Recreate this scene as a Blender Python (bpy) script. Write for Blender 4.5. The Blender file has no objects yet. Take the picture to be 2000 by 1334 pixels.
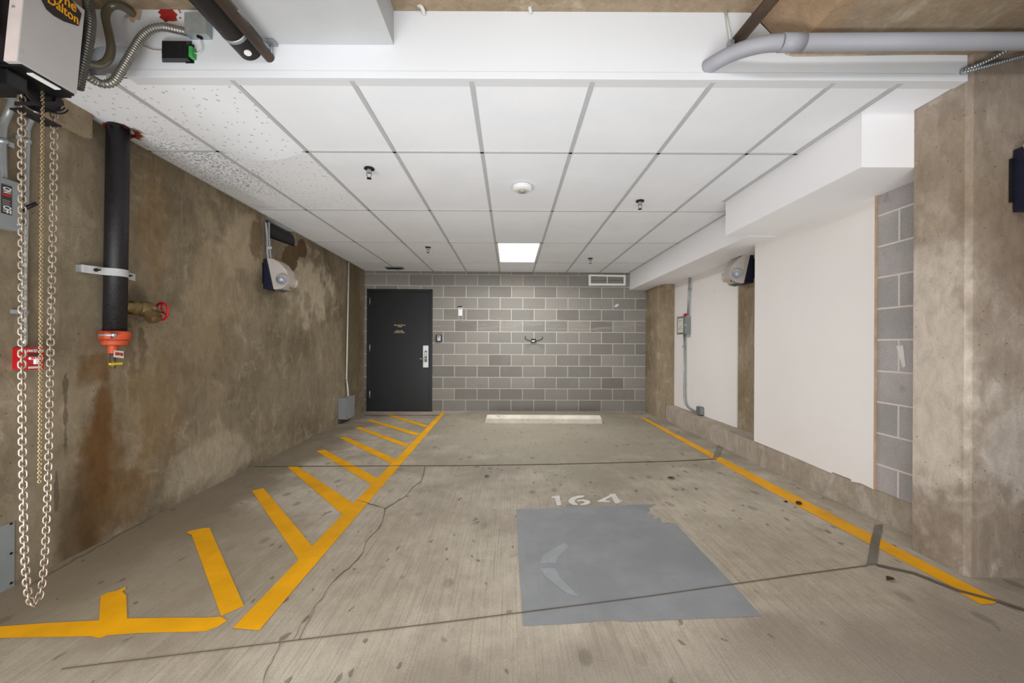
import bpy, bmesh, math, random
from mathutils import Vector, Matrix
random.seed(7)
SC = bpy.context.scene
COL = SC.collection
PI = math.pi

# ------------------------------------------------------------------ camera, world, light, exposure
F, CX, CY, ROLL, EYE = 770.0, 997.0, 673.0, 0.005, 1.2
cd = bpy.data.cameras.new('camera')
cam = bpy.data.objects.new('camera', cd); COL.objects.link(cam)
cd.sensor_fit = 'HORIZONTAL'; cd.sensor_width = 36.0; cd.lens = 36.0 * F / 2000.0
cd.shift_x = (1000.0 - CX) / 2000.0; cd.shift_y = (CY - 667.0) / 2000.0
cd.clip_start = 0.02
cam.matrix_world = Matrix.Translation((0, 0, EYE)) @ Matrix.Rotation(PI / 2, 4, 'X') @ Matrix.Rotation(ROLL, 4, 'Z')
SC.camera = cam
w = bpy.data.worlds.new('world'); SC.world = w; w.use_nodes = True
w.node_tree.nodes['Background'].inputs[0].default_value = (0.95, 0.98, 1.0, 1)
w.node_tree.nodes['Background'].inputs[1].default_value = 0.22
SC.view_settings.view_transform = 'Standard'; SC.view_settings.look = 'None'
SC.view_settings.gamma = 1.0; SC.view_settings.use_curve_mapping = False
SC.view_settings.exposure = 0.09


def area(name, loc, target, sx, sy, power, color=(1, 1, 1), spread=PI):
    l = bpy.data.lights.new(name, 'AREA'); l.shape = 'RECTANGLE'; l.size = sx; l.size_y = sy
    l.energy = power; l.color = color; l.spread = spread
    o = bpy.data.objects.new(name, l); COL.objects.link(o); o.location = loc
    o.rotation_euler = (Vector(target) - Vector(loc)).to_track_quat('-Z', 'Y').to_euler()
    return o


# daylight through the open garage door behind the camera, the troffer, and added fill lamps
area('garage_door_daylight', (-2.1, -1.3, 1.15), (1.8, 3.8, 1.5), 2.6, 1.9, 50, (0.95, 0.975, 1.0))
area('low_ceiling_fill', (-0.4, 0.2, 0.10), (0.2, 5.8, 2.1), 3.8, 1.1, 110, (0.94, 0.97, 1.0), 2.2)  # added low fill that brightens the tile ceiling, standing in for bounced daylight
area('aisle_up_fill', (-0.3, -1.2, 0.10), (-0.2, -0.6, 3.0), 3.6, 2.0, 62, (0.97, 0.985, 1.0))  # added upward fill for slab and beam, in place of light off the floor
area('aisle_down_fill', (0.6, -0.3, 2.6), (0.6, 1.6, 0), 3.4, 0.4, 45, (0.97, 0.98, 1.0))  # added overhead fill for the floor, no fixture is modelled there
area('troffer_light', (0.10, 5.66, 2.485), (0.10, 5.66, 0), 0.55, 1.1, 50, (0.97, 0.98, 1.0))


# ------------------------------------------------------------------ pixel -> place
def ray(u, v):
    dx, dy = u - CX, v - CY
    c, s = math.cos(ROLL), math.sin(ROLL)
    return Vector(((dx * c + dy * s) / F, 1.0, -(-dx * s + dy * c) / F))


O = Vector((0, 0, EYE))


def clamp(x, a=0.0, b=1.0): return max(a, min(b, x))


def fz(x, y):   # the slab falls a little from the column towards the stall
    return 0.075 * clamp((x + 0.5) / 2.74) * clamp((5.5 - y) / 3.5)


def Pz(u, v, z): r = ray(u, v); return O + r * ((z - EYE) / r.z)
def Py(u, v, y): return O + ray(u, v) * y
def Px(u, v, x): r = ray(u, v); return O + r * (x / r.x)


def Pf(u, v, dz=0.0):
    z = 0.0
    for _ in range(30):
        p = Pz(u, v, z + dz); z = fz(p.x, p.y)
    return Pz(u, v, z + dz)


def Pp(u, v, p0, n): r = ray(u, v); return O + r * ((p0 - O).dot(n) / r.dot(n))


# ------------------------------------------------------------------ constants of the room
ZC, ZS = 2.505, 2.835          # tile ceiling, concrete slab above the aisle
YB = 1.935                     # bulkhead face
LA, LB = Pf(0, 1157), Pf(711, 803)
LT = Vector((LB.x - LA.x, LB.y - LA.y, 0)).normalized()      # along the left wall
LN = Vector((LT.y, -LT.x, 0))                                # into the room
BA, BB = Pf(711, 803), Pf(1260, 804)
BT = Vector((BB.x - BA.x, BB.y - BA.y, 0)).normalized()
BN = Vector((BT.y, -BT.x, 0))                                # into the room (towards camera)


def WL(u, v, d=0.0): return Pp(u, v, LA + LN * d, LN)
def WB(u, v, d=0.0): return Pp(u, v, BA + BN * d, BN)
def lw(y, z, d=0.0): t = (y - LA.y) / LT.y; p = LA + LT * t; return Vector((p.x, p.y, z)) + LN * d
def bw(x, z, d=0.0): t = (x - BA.x) / BT.x; p = BA + BT * t; return Vector((p.x, p.y, z)) + BN * d


# ------------------------------------------------------------------ materials
def lin(c):
    def f(x):
        x /= 255.0
        return x / 12.92 if x <= 0.04045 else ((x + 0.055) / 1.055) ** 2.4
    return (f(c[0]), f(c[1]), f(c[2]), 1.0)


class NT:
    def __init__(self, name):
        self.m = bpy.data.materials.new(name); self.m.use_nodes = True
        self.t = self.m.node_tree; self.b = self.t.nodes['Principled BSDF']
        self._pos = None

    def new(self, k): return self.t.nodes.new(k)

    def put(self, sock, val):
        if hasattr(val, 'is_output') or isinstance(val, bpy.types.NodeSocket): self.t.links.new(val, sock)
        else: sock.default_value = val

    def pos(self):
        if self._pos is None: self._pos = self.new('ShaderNodeNewGeometry').outputs['Position']
        return self._pos

    def obj(self): return self.new('ShaderNodeTexCoord').outputs['Object']

    def map(self, vec, scale=(1, 1, 1), loc=(0, 0, 0), rot=(0, 0, 0)):
        n = self.new('ShaderNodeMapping'); self.put(n.inputs['Vector'], vec)
        n.inputs['Scale'].default_value = scale; n.inputs['Location'].default_value = loc; n.inputs['Rotation'].default_value = rot
        return n.outputs[0]

    def noise(self, vec, scale, detail=4, rough=0.55, dist=0.0):
        n = self.new('ShaderNodeTexNoise'); self.put(n.inputs['Vector'], vec)
        n.inputs['Scale'].default_value = scale; n.inputs['Detail'].default_value = detail
        n.inputs['Roughness'].default_value = rough; n.inputs['Distortion'].default_value = dist
        return n.outputs[0]

    def wallmap(self):
        q = self.xyz(self.pos()); return self.comb(self.math('ADD', q[0], q[1]), q[2], 0.0)

    def voro(self, vec, scale):
        n = self.new('ShaderNodeTexVoronoi'); n.voronoi_dimensions = '2D'; self.put(n.inputs['Vector'], vec); n.inputs['Scale'].default_value = scale
        return n.outputs['Distance']

    def step(self, x, a, b):      # smooth 0 at a, 1 at b
        n = self.new('ShaderNodeMapRange'); n.interpolation_type = 'SMOOTHSTEP'
        self.put(n.inputs['Value'], x)
        n.inputs['From Min'].default_value = a; n.inputs['From Max'].default_value = b
        if a > b:
            n.inputs['From Min'].default_value = b; n.inputs['From Max'].default_value = a
            n.inputs['To Min'].default_value = 1; n.inputs['To Max'].default_value = 0
        return n.outputs[0]

    def math(self, op, a, b=0.0, c=0.0):
        n = self.new('ShaderNodeMath'); n.operation = op
        self.put(n.inputs[0], a); self.put(n.inputs[1], b); self.put(n.inputs[2], c); return n.outputs[0]

    def mix(self, f, a, b, mode='MIX'):
        n = self.new('ShaderNodeMix'); n.data_type = 'RGBA'; n.blend_type = mode
        self.put(n.inputs['Factor'], f); self.put(n.inputs[6], a); self.put(n.inputs[7], b); return n.outputs[2]

    def xyz(self, vec):
        n = self.new('ShaderNodeSeparateXYZ'); self.put(n.inputs[0], vec); return n.outputs

    def comb(self, x, y, z):
        n = self.new('ShaderNodeCombineXYZ'); self.put(n.inputs[0], x); self.put(n.inputs[1], y); self.put(n.inputs[2], z); return n.outputs[0]

    def blob(self, c, r, wob=0.5, nscale=5.0, soft=0.25):
        v = self.map(self.pos(), (1 / r[0], 1 / r[1], 1 / r[2]), (-c[0] / r[0], -c[1] / r[1], -c[2] / r[2]))
        n = self.new('ShaderNodeVectorMath'); n.operation = 'LENGTH'; self.put(n.inputs[0], v)
        d = self.math('ADD', n.outputs['Value'], self.math('MULTIPLY', self.math('SUBTRACT', self.noise(self.pos(), nscale, 5), 0.5), wob * 3.4))
        return self.step(d, 1.0 + soft, 1.0 - soft)

    def bump(self, h, s=0.3, d=0.01):
        n = self.new('ShaderNodeBump'); n.inputs['Strength'].default_value = s; n.inputs['Distance'].default_value = d
        self.put(n.inputs['Height'], h); self.t.links.new(n.outputs[0], self.b.inputs['Normal'])

    def out(self, col, rough=0.8, metal=0.0, spec=0.3):
        self.put(self.b.inputs['Base Color'], col); self.put(self.b.inputs['Roughness'], rough)
        self.b.inputs['Metallic'].default_value = metal; self.b.inputs['Specular IOR Level'].default_value = spec
        return self.m


def plain(name, c, rough=0.5, metal=0.0, spec=0.4, var=0.10, scale=14, wear=None, bump=0.0, bscale=200):
    n = NT(name); base = lin(c)
    dark = tuple(x * (1 - var * 2) for x in base[:3]) + (1,)
    f = n.noise(n.obj(), scale, 5)
    col = n.mix(n.step(f, 0.3, 0.75), dark, base)
    if wear:
        col = n.mix(n.step(n.noise(n.obj(), wear[1], 6, 0.65), wear[2], wear[2] + 0.08), col, lin(wear[0]))
    if bump: n.bump(n.noise(n.obj(), bscale, 3), bump, 0.003)
    return n.out(col, n.math('ADD', n.math('MULTIPLY', f, 0.2), rough - 0.1), metal, spec)


def concrete(name, base, dark, light, streak=None, stains=(), rough=0.9, big=1.1, grain=0.25, form=0.0):
    n = NT(name); p = n.pos()
    g = n.noise(p, big, 6, 0.6)
    col = n.mix(n.step(g, 0.32, 0.62), lin(dark), lin(base))
    g2 = n.noise(p, big * 3.7, 6, 0.65, 0.6)
    col = n.mix(n.math('MULTIPLY', n.step(g2, 0.5, 0.72), 0.75), col, lin(light))
    if streak:
        s = n.noise(n.map(p, streak), 1.0, 4, 0.6)
        col = n.mix(n.math('MULTIPLY', n.step(s, 0.52, 0.8), 0.5), col, lin(dark))
        s2 = n.noise(n.map(p, tuple(k * 2.3 for k in streak), (3, 5, 1)), 1.0, 3, 0.6)
        col = n.mix(n.math('MULTIPLY', n.step(s2, 0.55, 0.8), 0.35), col, lin(light))
    for c, r, colr, amt, wob, ns, soft in stains:
        col = n.mix(n.math('MULTIPLY', n.blob(c, r, wob, ns, soft), amt), col, lin(colr))
    mid = n.noise(n.map(p, (1, 1, 0.45)), 17, 6, 0.7, 0.8)
    col = n.mix(0.45, col, n.mix(n.step(mid, 0.28, 0.72), (0.33, 0.33, 0.33, 1), (0.66, 0.66, 0.66, 1)), 'OVERLAY')
    fine = n.noise(p, 210, 3, 0.75)
    col = n.mix(grain, col, n.mix(n.step(fine, 0.3, 0.7), (0.3, 0.3, 0.3, 1), (0.72, 0.72, 0.72, 1)), 'OVERLAY')
    pits = n.math('MULTIPLY', n.step(n.voro(n.wallmap(), 9), 0.05, 0.025), n.step(n.noise(p, 2.3, 2), 0.42, 0.58))
    col = n.mix(n.math('MULTIPLY', pits, 0.5), col, lin(tuple(k * 0.5 for k in dark)))
    hgt = n.math('ADD', n.math('MULTIPLY', fine, 0.4), n.math('SUBTRACT', n.noise(p, 14, 5, 0.6), n.math('MULTIPLY', pits, 0.6)))
    n.bump(hgt, 0.35, 0.006)
    return n.out(col, rough, 0, 0.2)


def blocks(name, ax, off, z0, mortar=(196, 188, 178), a=(122, 117, 111), b=(150, 144, 136), scr=False):
    n = NT(name); q = n.xyz(n.pos())
    v = n.comb(n.math('ADD', q[ax], off), n.math('SUBTRACT', q[2], z0), 0.0)
    t = n.new('ShaderNodeTexBrick'); n.put(t.inputs['Vector'], v)
    t.inputs['Scale'].default_value = 1.0; t.inputs['Brick Width'].default_value = 0.4065; t.inputs['Row Height'].default_value = 0.2041
    t.inputs['Mortar Size'].default_value = 0.0066; t.inputs['Mortar Smooth'].default_value = 0.25; t.inputs['Bias'].default_value = 0.0
    t.inputs['Color1'].default_value = lin(a); t.inputs['Color2'].default_value = lin(b); t.inputs['Mortar'].default_value = lin(mortar)
    p = n.pos()
    col = n.mix(n.math('MULTIPLY', n.step(n.noise(p, 1.3, 4), 0.42, 0.68), 0.55), t.outputs['Color'], n.mix(t.outputs['Fac'], lin((136, 137, 130)), lin(mortar)))
    col = n.mix(n.math('MULTIPLY', n.step(n.noise(p, 5, 6, 0.7), 0.55, 0.75), 0.4), col, n.mix(t.outputs['Fac'], lin((112, 107, 103)), lin(mortar)))
    if scr:   # pale scuffs rubbed along the wall at bumper height
        s = n.step(n.noise(n.map(p, (1.6, 1, 26), (2, 0, 3)), 1.0, 5, 0.7), 0.52, 0.7)
        m = n.math('MULTIPLY', s, n.blob((0.4, 7.08, 1.55), (2.2, 9, 0.14), 0.3, 4, 0.4))
        col = n.mix(n.math('MULTIPLY', m, 0.6), col, lin((178, 176, 172)))
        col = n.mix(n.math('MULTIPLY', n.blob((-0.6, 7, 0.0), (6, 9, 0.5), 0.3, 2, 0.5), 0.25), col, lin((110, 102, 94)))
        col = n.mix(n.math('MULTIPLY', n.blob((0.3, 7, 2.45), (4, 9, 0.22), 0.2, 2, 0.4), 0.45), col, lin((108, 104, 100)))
    fine = n.noise(p, 140, 3, 0.7)
    col = n.mix(0.3, col, n.mix(n.step(fine, 0.3, 0.7), (0.3, 0.3, 0.3, 1), (0.7, 0.7, 0.7, 1)), 'OVERLAY')
    n.bump(n.math('SUBTRACT', n.math('MULTIPLY', fine, 0.25), n.math('MULTIPLY', t.outputs['Fac'], 0.8)), 0.5, 0.006)
    return n.out(col, 0.92, 0, 0.2)


def floor_material():
    n = NT('floor_concrete'); p = n.pos()
    col = n.mix(n.step(n.noise(p, 0.8, 6, 0.6), 0.35, 0.65), lin((166, 154, 136)), lin((190, 180, 163)))
    col = n.mix(n.math('MULTIPLY', n.step(n.noise(p, 3.1, 6, 0.7, 0.4), 0.52, 0.74), 0.5), col, lin((150, 139, 122)))
    br = n.noise(n.map(p, (120, 2.2, 1), (0, 0, 0), (0, 0, 0.12)), 1.0, 3, 0.6)
    md = n.noise(n.map(p, (1, 0.6, 1)), 13, 6, 0.7, 0.5)
    col = n.mix(0.4, col, n.mix(n.step(md, 0.3, 0.7), (0.36, 0.36, 0.36, 1), (0.63, 0.63, 0.63, 1)), 'OVERLAY')
    col = n.mix(n.math('MULTIPLY', n.step(br, 0.45, 0.75), 0.45), col, lin((130, 119, 104)))
    col = n.mix(n.math('MULTIPLY', n.step(br, 0.5, 0.25), 0.25), col, lin((200, 193, 182)))
    for c, r, k, amt in (((-2.5, 3.0, 0), (0.55, 3.5, 1), (112, 99, 80), 0.75), ((-2.1, 2.1, 0), (0.9, 0.85, 1), (134, 120, 99), 0.55),
                         ((0.6, 5.6, 0), (2.2, 2.4, 1), (134, 127, 111), 0.75), ((-2.6, 5.5, 0), (0.35, 2.0, 1), (120, 112, 95), 0.6),
                         ((1.0, 1.25, 0), (1.6, 0.35, 1), (128, 118, 106), 0.6), ((2.2, 1.3, 0), (0.9, 0.6, 1), (132, 121, 108), 0.6)):
        col = n.mix(n.math('MULTIPLY', n.blob(c, r, 0.5, 2.2, 0.4), amt), col, lin(k))
    wp = n.mix(0.10, p, n.new('ShaderNodeTexNoise').outputs['Color'])
    sp = n.math('MULTIPLY', n.step(n.voro(n.map(wp, (1.0, 0.6, 1), (3, 1, 0), (0, 0, 0.6)), 3.4), 0.10, 0.05), n.step(n.noise(p, 0.9, 2), 0.45, 0.55))
    col = n.mix(n.math('MULTIPLY', sp, 0.45), col, lin((92, 82, 70)))
    sp2 = n.math('MULTIPLY', n.step(n.math('SUBTRACT', n.voro(n.map(n.mix(0.12, p, n.noise(p, 6, 4)), (1.2, 0.6, 1), (5, 2, 0), (0, 0, 0.5)), 7.0), n.math('MULTIPLY', n.noise(p, 5, 3), 0.16)), 0.0, -0.03), n.step(n.noise(p, 1.7, 2), 0.46, 0.54))
    col = n.mix(n.math('MULTIPLY', sp2, 0.6), col, lin((84, 75, 64)))
    fine = n.noise(p, 160, 3, 0.7)
    col = n.mix(0.3, col, n.mix(n.step(fine, 0.3, 0.7), (0.32, 0.32, 0.32, 1), (0.68, 0.68, 0.68, 1)), 'OVERLAY')
    n.bump(n.math('ADD', br, n.math('MULTIPLY', fine, 0.5)), 0.22, 0.004)
    return n.out(col, n.math('ADD', 0.55, n.math('MULTIPLY', n.noise(p, 2.5, 4), 0.3)), 0, 0.3)


def paint(name, c, wear=(150, 140, 122), amount=0.70, dirt=None):
    n = NT(name); p = n.pos()
    base = lin(c)
    col = n.mix(n.step(n.noise(p, 4, 5, 0.6), 0.35, 0.7), tuple(x * 0.84 for x in base[:3]) + (1,), base)
    br = n.noise(n.map(p, (120, 2.2, 1), (0, 0, 0), (0, 0, 0.12)), 1.0, 3, 0.6)
    col = n.mix(n.math('MULTIPLY', n.step(br, 0.55, 0.8), 0.18), col, lin(tuple(k * 0.7 for k in c)))
    chips = n.math('MULTIPLY', n.step(n.noise(n.map(p, (26, 11, 1)), 1.0, 6, 0.7), amount, amount + 0.05), 0.8)
    col = n.mix(chips, col, lin(wear))
    if dirt: col = n.mix(n.math('MULTIPLY', n.step(n.noise(p, 2.6, 5, 0.65), 0.55, 0.75), 0.5), col, lin(dirt))
    n.bump(br, 0.2, 0.003)
    return n.out(col, 0.6, 0, 0.3)


def rib_metal(name, c):
    n = NT(name); col = n.mix(n.noise(n.obj(), 30, 3), lin(tuple(k * 0.7 for k in c)), lin(c))
    return n.out(col, 0.38, 0.75, 0.5)


def tile_mat(name, spots=False):
    n = NT(name); p = n.pos()
    col = n.mix(n.step(n.noise(p, 1.6, 4), 0.3, 0.7), lin((229, 231, 235)), lin((236, 237, 240)))
    pin = n.step(n.noise(p, 170, 2, 0.6), 0.66, 0.74)
    col = n.mix(n.math('MULTIPLY', pin, 0.22), col, lin((150, 150, 150)))
    if spots:
        wv = n.mix(0.03, p, n.noise(p, 30, 3)); sz = n.math('MULTIPLY', n.noise(p, 19, 2), 0.5)
        zone = n.blob((-2.28, 3.0, 2.5), (0.40, 0.55, 1), 0.4, 6, 0.55)
        s = n.step(n.math('SUBTRACT', n.voro(wv, 46), n.math('MULTIPLY', sz, zone)), 0.10, 0.02)
        col = n.mix(n.math('MULTIPLY', n.math('MULTIPLY', s, zone), 0.7), col, lin((98, 96, 92)))
        s = n.step(n.math('SUBTRACT', n.voro(n.map(wv, (1, 1, 1), (4, 2, 0)), 15), n.math('MULTIPLY', sz, 0.2)), 0.05, 0.0)
        col = n.mix(n.math('MULTIPLY', s, 0.6), col, lin((98, 96, 92)))
        col = n.mix(n.math('MULTIPLY', n.blob((-2.48, 3.3, 2.5), (0.17, 0.9, 1), 0.5, 4, 0.5), 0.5), col, lin((172, 169, 164)))
    n.bump(n.noise(p, 170, 2, 0.6), 0.18, 0.002)
    return n.out(col, 0.9, 0, 0.2)


YW = lambda u: Px(u, 673, -2.46).y
M = {}
M['floor'] = floor_material()
M['yellow'] = paint('yellow_paint', (243, 173, 6), (176, 138, 62), 0.70, (206, 146, 30))
M['blue'] = paint('blue_grey_paint', (144, 146, 148), (160, 150, 134), 0.72)
M['ghost'] = paint('faded_paint', (158, 161, 164), (150, 152, 155), 0.64)
M['white_paint'] = paint('white_paint', (222, 219, 213), (176, 168, 156), 0.62)
M['patch'] = concrete('patch_mortar', (138, 131, 120), (112, 104, 94), (152, 145, 134))
M['joint'] = plain('joint_dirt', (84, 76, 66), 0.95, 0, 0.1)
M['crack'] = plain('crack_dirt', (98, 87, 74), 0.95, 0, 0.1)
rust, dkst, pale = (92, 64, 34), (84, 72, 56), (172, 160, 140)
def SW(u, v, ry, rz, c, amt, wob=0.5, ns=5, soft=0.3): return (WL(u, v), (9, ry, rz), c, amt, wob, ns, soft)


M['wall_left'] = concrete('left_concrete', (134, 121, 100), (108, 96, 77), (156, 144, 123), (0.1, 9.0, 0.6), (
    SW(610, 560, 0.55, 0.36, (176, 163, 141), 0.85, 0.8, 4, 0.35), SW(480, 475, 0.34, 0.25, (166, 150, 125), 0.7, 0.8, 5, 0.4), SW(420, 560, 0.3, 0.5, (154, 138, 112), 0.6, 0.8, 5, 0.5),
    SW(502, 465, 0.10, 0.22, (98, 82, 58), 0.75, 0.6, 6, 0.2), SW(566, 502, 0.17, 0.15, (92, 74, 50), 0.95, 0.55, 6, 0.1), SW(579, 494, 0.10, 0.09, (90, 72, 49), 0.95, 0.4, 8, 0.1), SW(590, 486, 0.12, 0.10, (88, 70, 48), 0.95, 0.5, 7, 0.1),
    SW(640, 585, 0.12, 0.2, (112, 98, 74), 0.6, 0.7, 6, 0.35), SW(600, 590, 0.10, 0.12, (104, 90, 66), 0.5, 0.6, 8, 0.35), SW(540, 590, 0.25, 0.07, (104, 92, 70), 0.5, 0.6, 6, 0.5),
    SW(690, 640, 0.45, 1.1, (98, 86, 62), 0.8, 0.3, 2, 0.3), SW(600, 760, 0.9, 0.28, (126, 117, 98), 0.6, 0.6, 3, 0.5), SW(420, 900, 0.5, 0.2, (172, 160, 138), 0.55, 0.7, 6, 0.4),
    SW(300, 420, 0.12, 0.5, (122, 98, 64), 0.6, 0.7, 5, 0.5), SW(268, 590, 0.07, 0.1, (70, 60, 44), 0.6, 0.6, 8, 0.5), SW(278, 680, 0.03, 0.16, (66, 55, 40), 0.7, 1.1, 16, 0.3), SW(255, 690, 0.03, 0.2, (72, 60, 42), 0.55, 1.2, 16, 0.3),
    SW(300, 800, 0.22, 0.45, (122, 97, 62), 0.5, 0.7, 6, 0.5), SW(205, 800, 0.05, 0.22, (96, 66, 32), 0.85, 0.5, 8, 0.4), SW(195, 900, 0.07, 0.34, (92, 60, 28), 0.9, 0.5, 8, 0.4), SW(170, 990, 0.07, 0.30, (82, 58, 32), 0.85, 0.5, 8, 0.4),
    SW(205, 930, 0.15, 0.38, (96, 70, 40), 0.75, 0.5, 6, 0.5), SW(150, 1040, 0.10, 0.26, (84, 64, 38), 0.7, 0.5, 6, 0.5), SW(180, 720, 0.08, 0.10, (104, 76, 42), 0.7, 0.8, 9, 0.4), SW(260, 970, 0.16, 0.14, (112, 86, 54), 0.6, 0.7, 8, 0.4), SW(128, 800, 0.012, 0.22, (60, 52, 40), 0.6, 0.9, 12, 0.3), SW(110, 960, 0.010, 0.12, (58, 50, 38), 0.6, 0.9, 12, 0.3),
    SW(130, 1000, 0.06, 0.3, (86, 72, 52), 0.5, 0.7, 8, 0.5), SW(380, 690, 0.5, 0.35, (118, 103, 80), 0.5, 0.7, 4, 0.5)), big=1.5)
M['pillar'] = concrete('pillar_concrete', (156, 142, 128), (132, 118, 104), (182, 171, 159), (7, 7, 0.7), (  # front browner by staining; paler left face also paints in light from the left
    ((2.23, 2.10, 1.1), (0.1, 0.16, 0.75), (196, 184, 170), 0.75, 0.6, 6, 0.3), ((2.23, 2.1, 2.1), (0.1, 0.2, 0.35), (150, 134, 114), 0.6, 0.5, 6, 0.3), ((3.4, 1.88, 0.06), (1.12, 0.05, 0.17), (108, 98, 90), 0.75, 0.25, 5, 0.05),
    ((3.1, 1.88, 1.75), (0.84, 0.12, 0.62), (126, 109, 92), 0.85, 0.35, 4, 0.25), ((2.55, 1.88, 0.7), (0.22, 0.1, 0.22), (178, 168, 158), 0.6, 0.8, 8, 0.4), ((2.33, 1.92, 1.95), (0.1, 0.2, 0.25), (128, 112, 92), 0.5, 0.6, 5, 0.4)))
M['far_column'] = concrete('column_concrete', (150, 135, 112), (122, 106, 82), (170, 158, 138), (8, 8, 0.5))
M['curb'] = concrete('curb_concrete', (174, 163, 149), (152, 140, 125), (188, 178, 166), (5, 5, 0.8))
M['slab'] = concrete('slab_concrete', (158, 141, 119), (132, 114, 92), (178, 166, 146), (1.2, 9, 1), (
    ((1.3, 1.6, 2.75), (0.16, 0.9, 0.4), (160, 124, 90), 0.4, 0.6, 4, 0.5),))
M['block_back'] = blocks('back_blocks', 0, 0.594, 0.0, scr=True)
M['block_right'] = blocks('right_blocks', 1, -2.457 + 0.4065 / 2 + 0.4065 * 2 + 0.4065 / 2, 0.018, (212, 202, 196), (168, 161, 161), (188, 180, 179))
M['drywall'] = plain('drywall_white', (212, 213, 215), 0.75, 0, 0.25, 0.015, 1.5, None, 0.08, 60)
M['beam_white'] = plain('painted_beam', (190, 191, 192), 0.75, 0, 0.25, 0.05, 3, None, 0.3, 24)
M['panel'] = plain('panel_white', (232, 227, 223), 0.75, 0, 0.25, 0.02, 1.2, ((220, 213, 209), 3.0, 0.68))
M['soffit'] = plain('soffit_white', (238, 236, 237), 0.75, 0, 0.25, 0.015, 1.2)
M['raw_edge'] = plain('raw_edge', (196, 164, 134), 0.8)
M['tile'] = tile_mat('ceiling_tile'); M['tile_spots'] = tile_mat('ceiling_tile_spots', True)
M['tbar'] = plain('grid_white', (186, 187, 188), 0.6, 0, 0.3, 0.03)
M['black_pipe'] = plain('black_pipe', (34, 31, 33), 0.5, 0.0, 0.4, 0.25, 60, ((74, 62, 62), 150, 0.66), 0.4, 150)
M['rust_pipe'] = plain('rust_pipe', (98, 78, 62), 0.6, 0.1, 0.4, 0.25, 9, ((52, 46, 44), 12, 0.56))
M['sooty_pipe'] = plain('sooty_pipe', (58, 48, 42), 0.55, 0.1, 0.4, 0.3, 9, ((140, 96, 66), 16, 0.62))
M['orange'] = plain('orange_coupling', (196, 78, 40), 0.55, 0, 0.4, 0.15, 20)
M['firestop'] = plain('firestop_orange', (168, 66, 36), 0.8, 0, 0.2, 0.25, 30)
M['brass'] = plain('brass', (128, 106, 70), 0.42, 0.6, 0.5, 0.2, 25)
M['red'] = plain('red_enamel', (176, 14, 24), 0.4, 0, 0.5, 0.06)
M['red_paint'] = plain('red_sealant', (170, 42, 34), 0.7, 0, 0.3, 0.2, 40)
M['zinc'] = plain('zinc', (178, 182, 184), 0.42, 0.55, 0.5, 0.10, 30)
M['conduit'] = plain('galvanized_tube', (164, 168, 168), 0.42, 0.45, 0.5, 0.10, 20)
M['painted_tube'] = plain('painted_tube', (204, 202, 196), 0.55, 0.1, 0.4, 0.08, 20)
M['bronze_tube'] = plain('aged_tube', (132, 126, 108), 0.36, 0.55, 0.5, 0.12, 12)
M['flex'] = rib_metal('flex_metal', (176, 172, 164)); M['flex_bright'] = rib_metal('flex_bright', (196, 202, 206))
M['flex_dark'] = rib_metal('flex_dark', (120, 118, 112))
M['grey_box'] = plain('grey_enamel', (134, 138, 138), 0.5, 0, 0.4, 0.05)
M['grey_dark'] = plain('grey_green_box', (104, 110, 104), 0.5, 0, 0.4, 0.05)
M['steel_box'] = plain('steel_box', (166, 172, 174), 0.4, 0.5, 0.5, 0.08, 40)
M['housing'] = plain('operator_grey', (192, 188, 186), 0.45, 0.0, 0.4, 0.06, 3, ((150, 146, 142), 5, 0.62))
M['flange'] = plain('operator_flange', (226, 212, 206), 0.5, 0, 0.4, 0.05)
M['black'] = plain('black_plastic', (20, 20, 22), 0.45, 0, 0.4, 0.1)
M['black_metal'] = plain('black_metal', (40, 36, 38), 0.5, 0.3, 0.4, 0.2, 12, ((84, 62, 52), 14, 0.68))
M['door'] = plain('black_door', (24, 23, 24), 0.42, 0, 0.4, 0.05, 4)
M['navy'] = plain('navy_box', (24, 26, 48), 0.5, 0, 0.4, 0.1, 10)
M['light_grey'] = plain('light_grey_cover', (178, 170, 162), 0.5, 0, 0.4, 0.03)
M['chain'] = plain('chain_zinc', (180, 165, 147), 0.38, 0.6, 0.5, 0.14, 50)
M['chain_gold'] = plain('chain_yellow_zinc', (186, 164, 126), 0.38, 0.6, 0.5, 0.2, 60)
M['white_plastic'] = plain('white_plastic', (230, 230, 228), 0.45, 0, 0.4, 0.02)
M['ivory'] = plain('ivory_label', (206, 200, 188), 0.6, 0, 0.3, 0.03)
M['gold_ink'] = plain('gold_ink', (206, 186, 140), 0.5, 0, 0.4, 0.03)
M['yellow_ink'] = plain('yellow_ink', (240, 168, 24), 0.5, 0, 0.4, 0.03)
M['white_ink'] = plain('white_ink', (228, 226, 222), 0.5, 0, 0.4, 0.03)
M['dark_ink'] = plain('dark_ink', (52, 44, 42), 0.5, 0, 0.4, 0.03)
M['yellow_handle'] = plain('yellow_handle', (214, 186, 20), 0.5, 0, 0.4, 0.05)
M['pvc'] = plain('grey_pvc', (152, 152, 158), 0.5, 0, 0.4, 0.05, 4, ((140, 134, 132), 6, 0.72))
M['green'] = plain('green_terminal', (66, 160, 84), 0.5, 0, 0.4, 0.05)
M['wheel_stop'] = plain('stop_concrete', (212, 203, 190), 0.85, 0, 0.2, 0.10, 5, ((160, 148, 134), 11, 0.62), 0.4, 60)
M['leaf'] = plain('dry_leaf', (122, 90, 58), 0.8, 0, 0.2, 0.2, 50)
M['stone'] = plain('dark_pebble', (62, 56, 50), 0.8, 0, 0.2, 0.2, 50)
M['silver'] = plain('reflector', (104, 104, 110), 0.45, 0.8, 0.5, 0.05, 60)
nt = NT('lens_glass'); nt.b.inputs['Transmission Weight'].default_value = 1.0; nt.b.inputs['IOR'].default_value = 1.2
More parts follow.
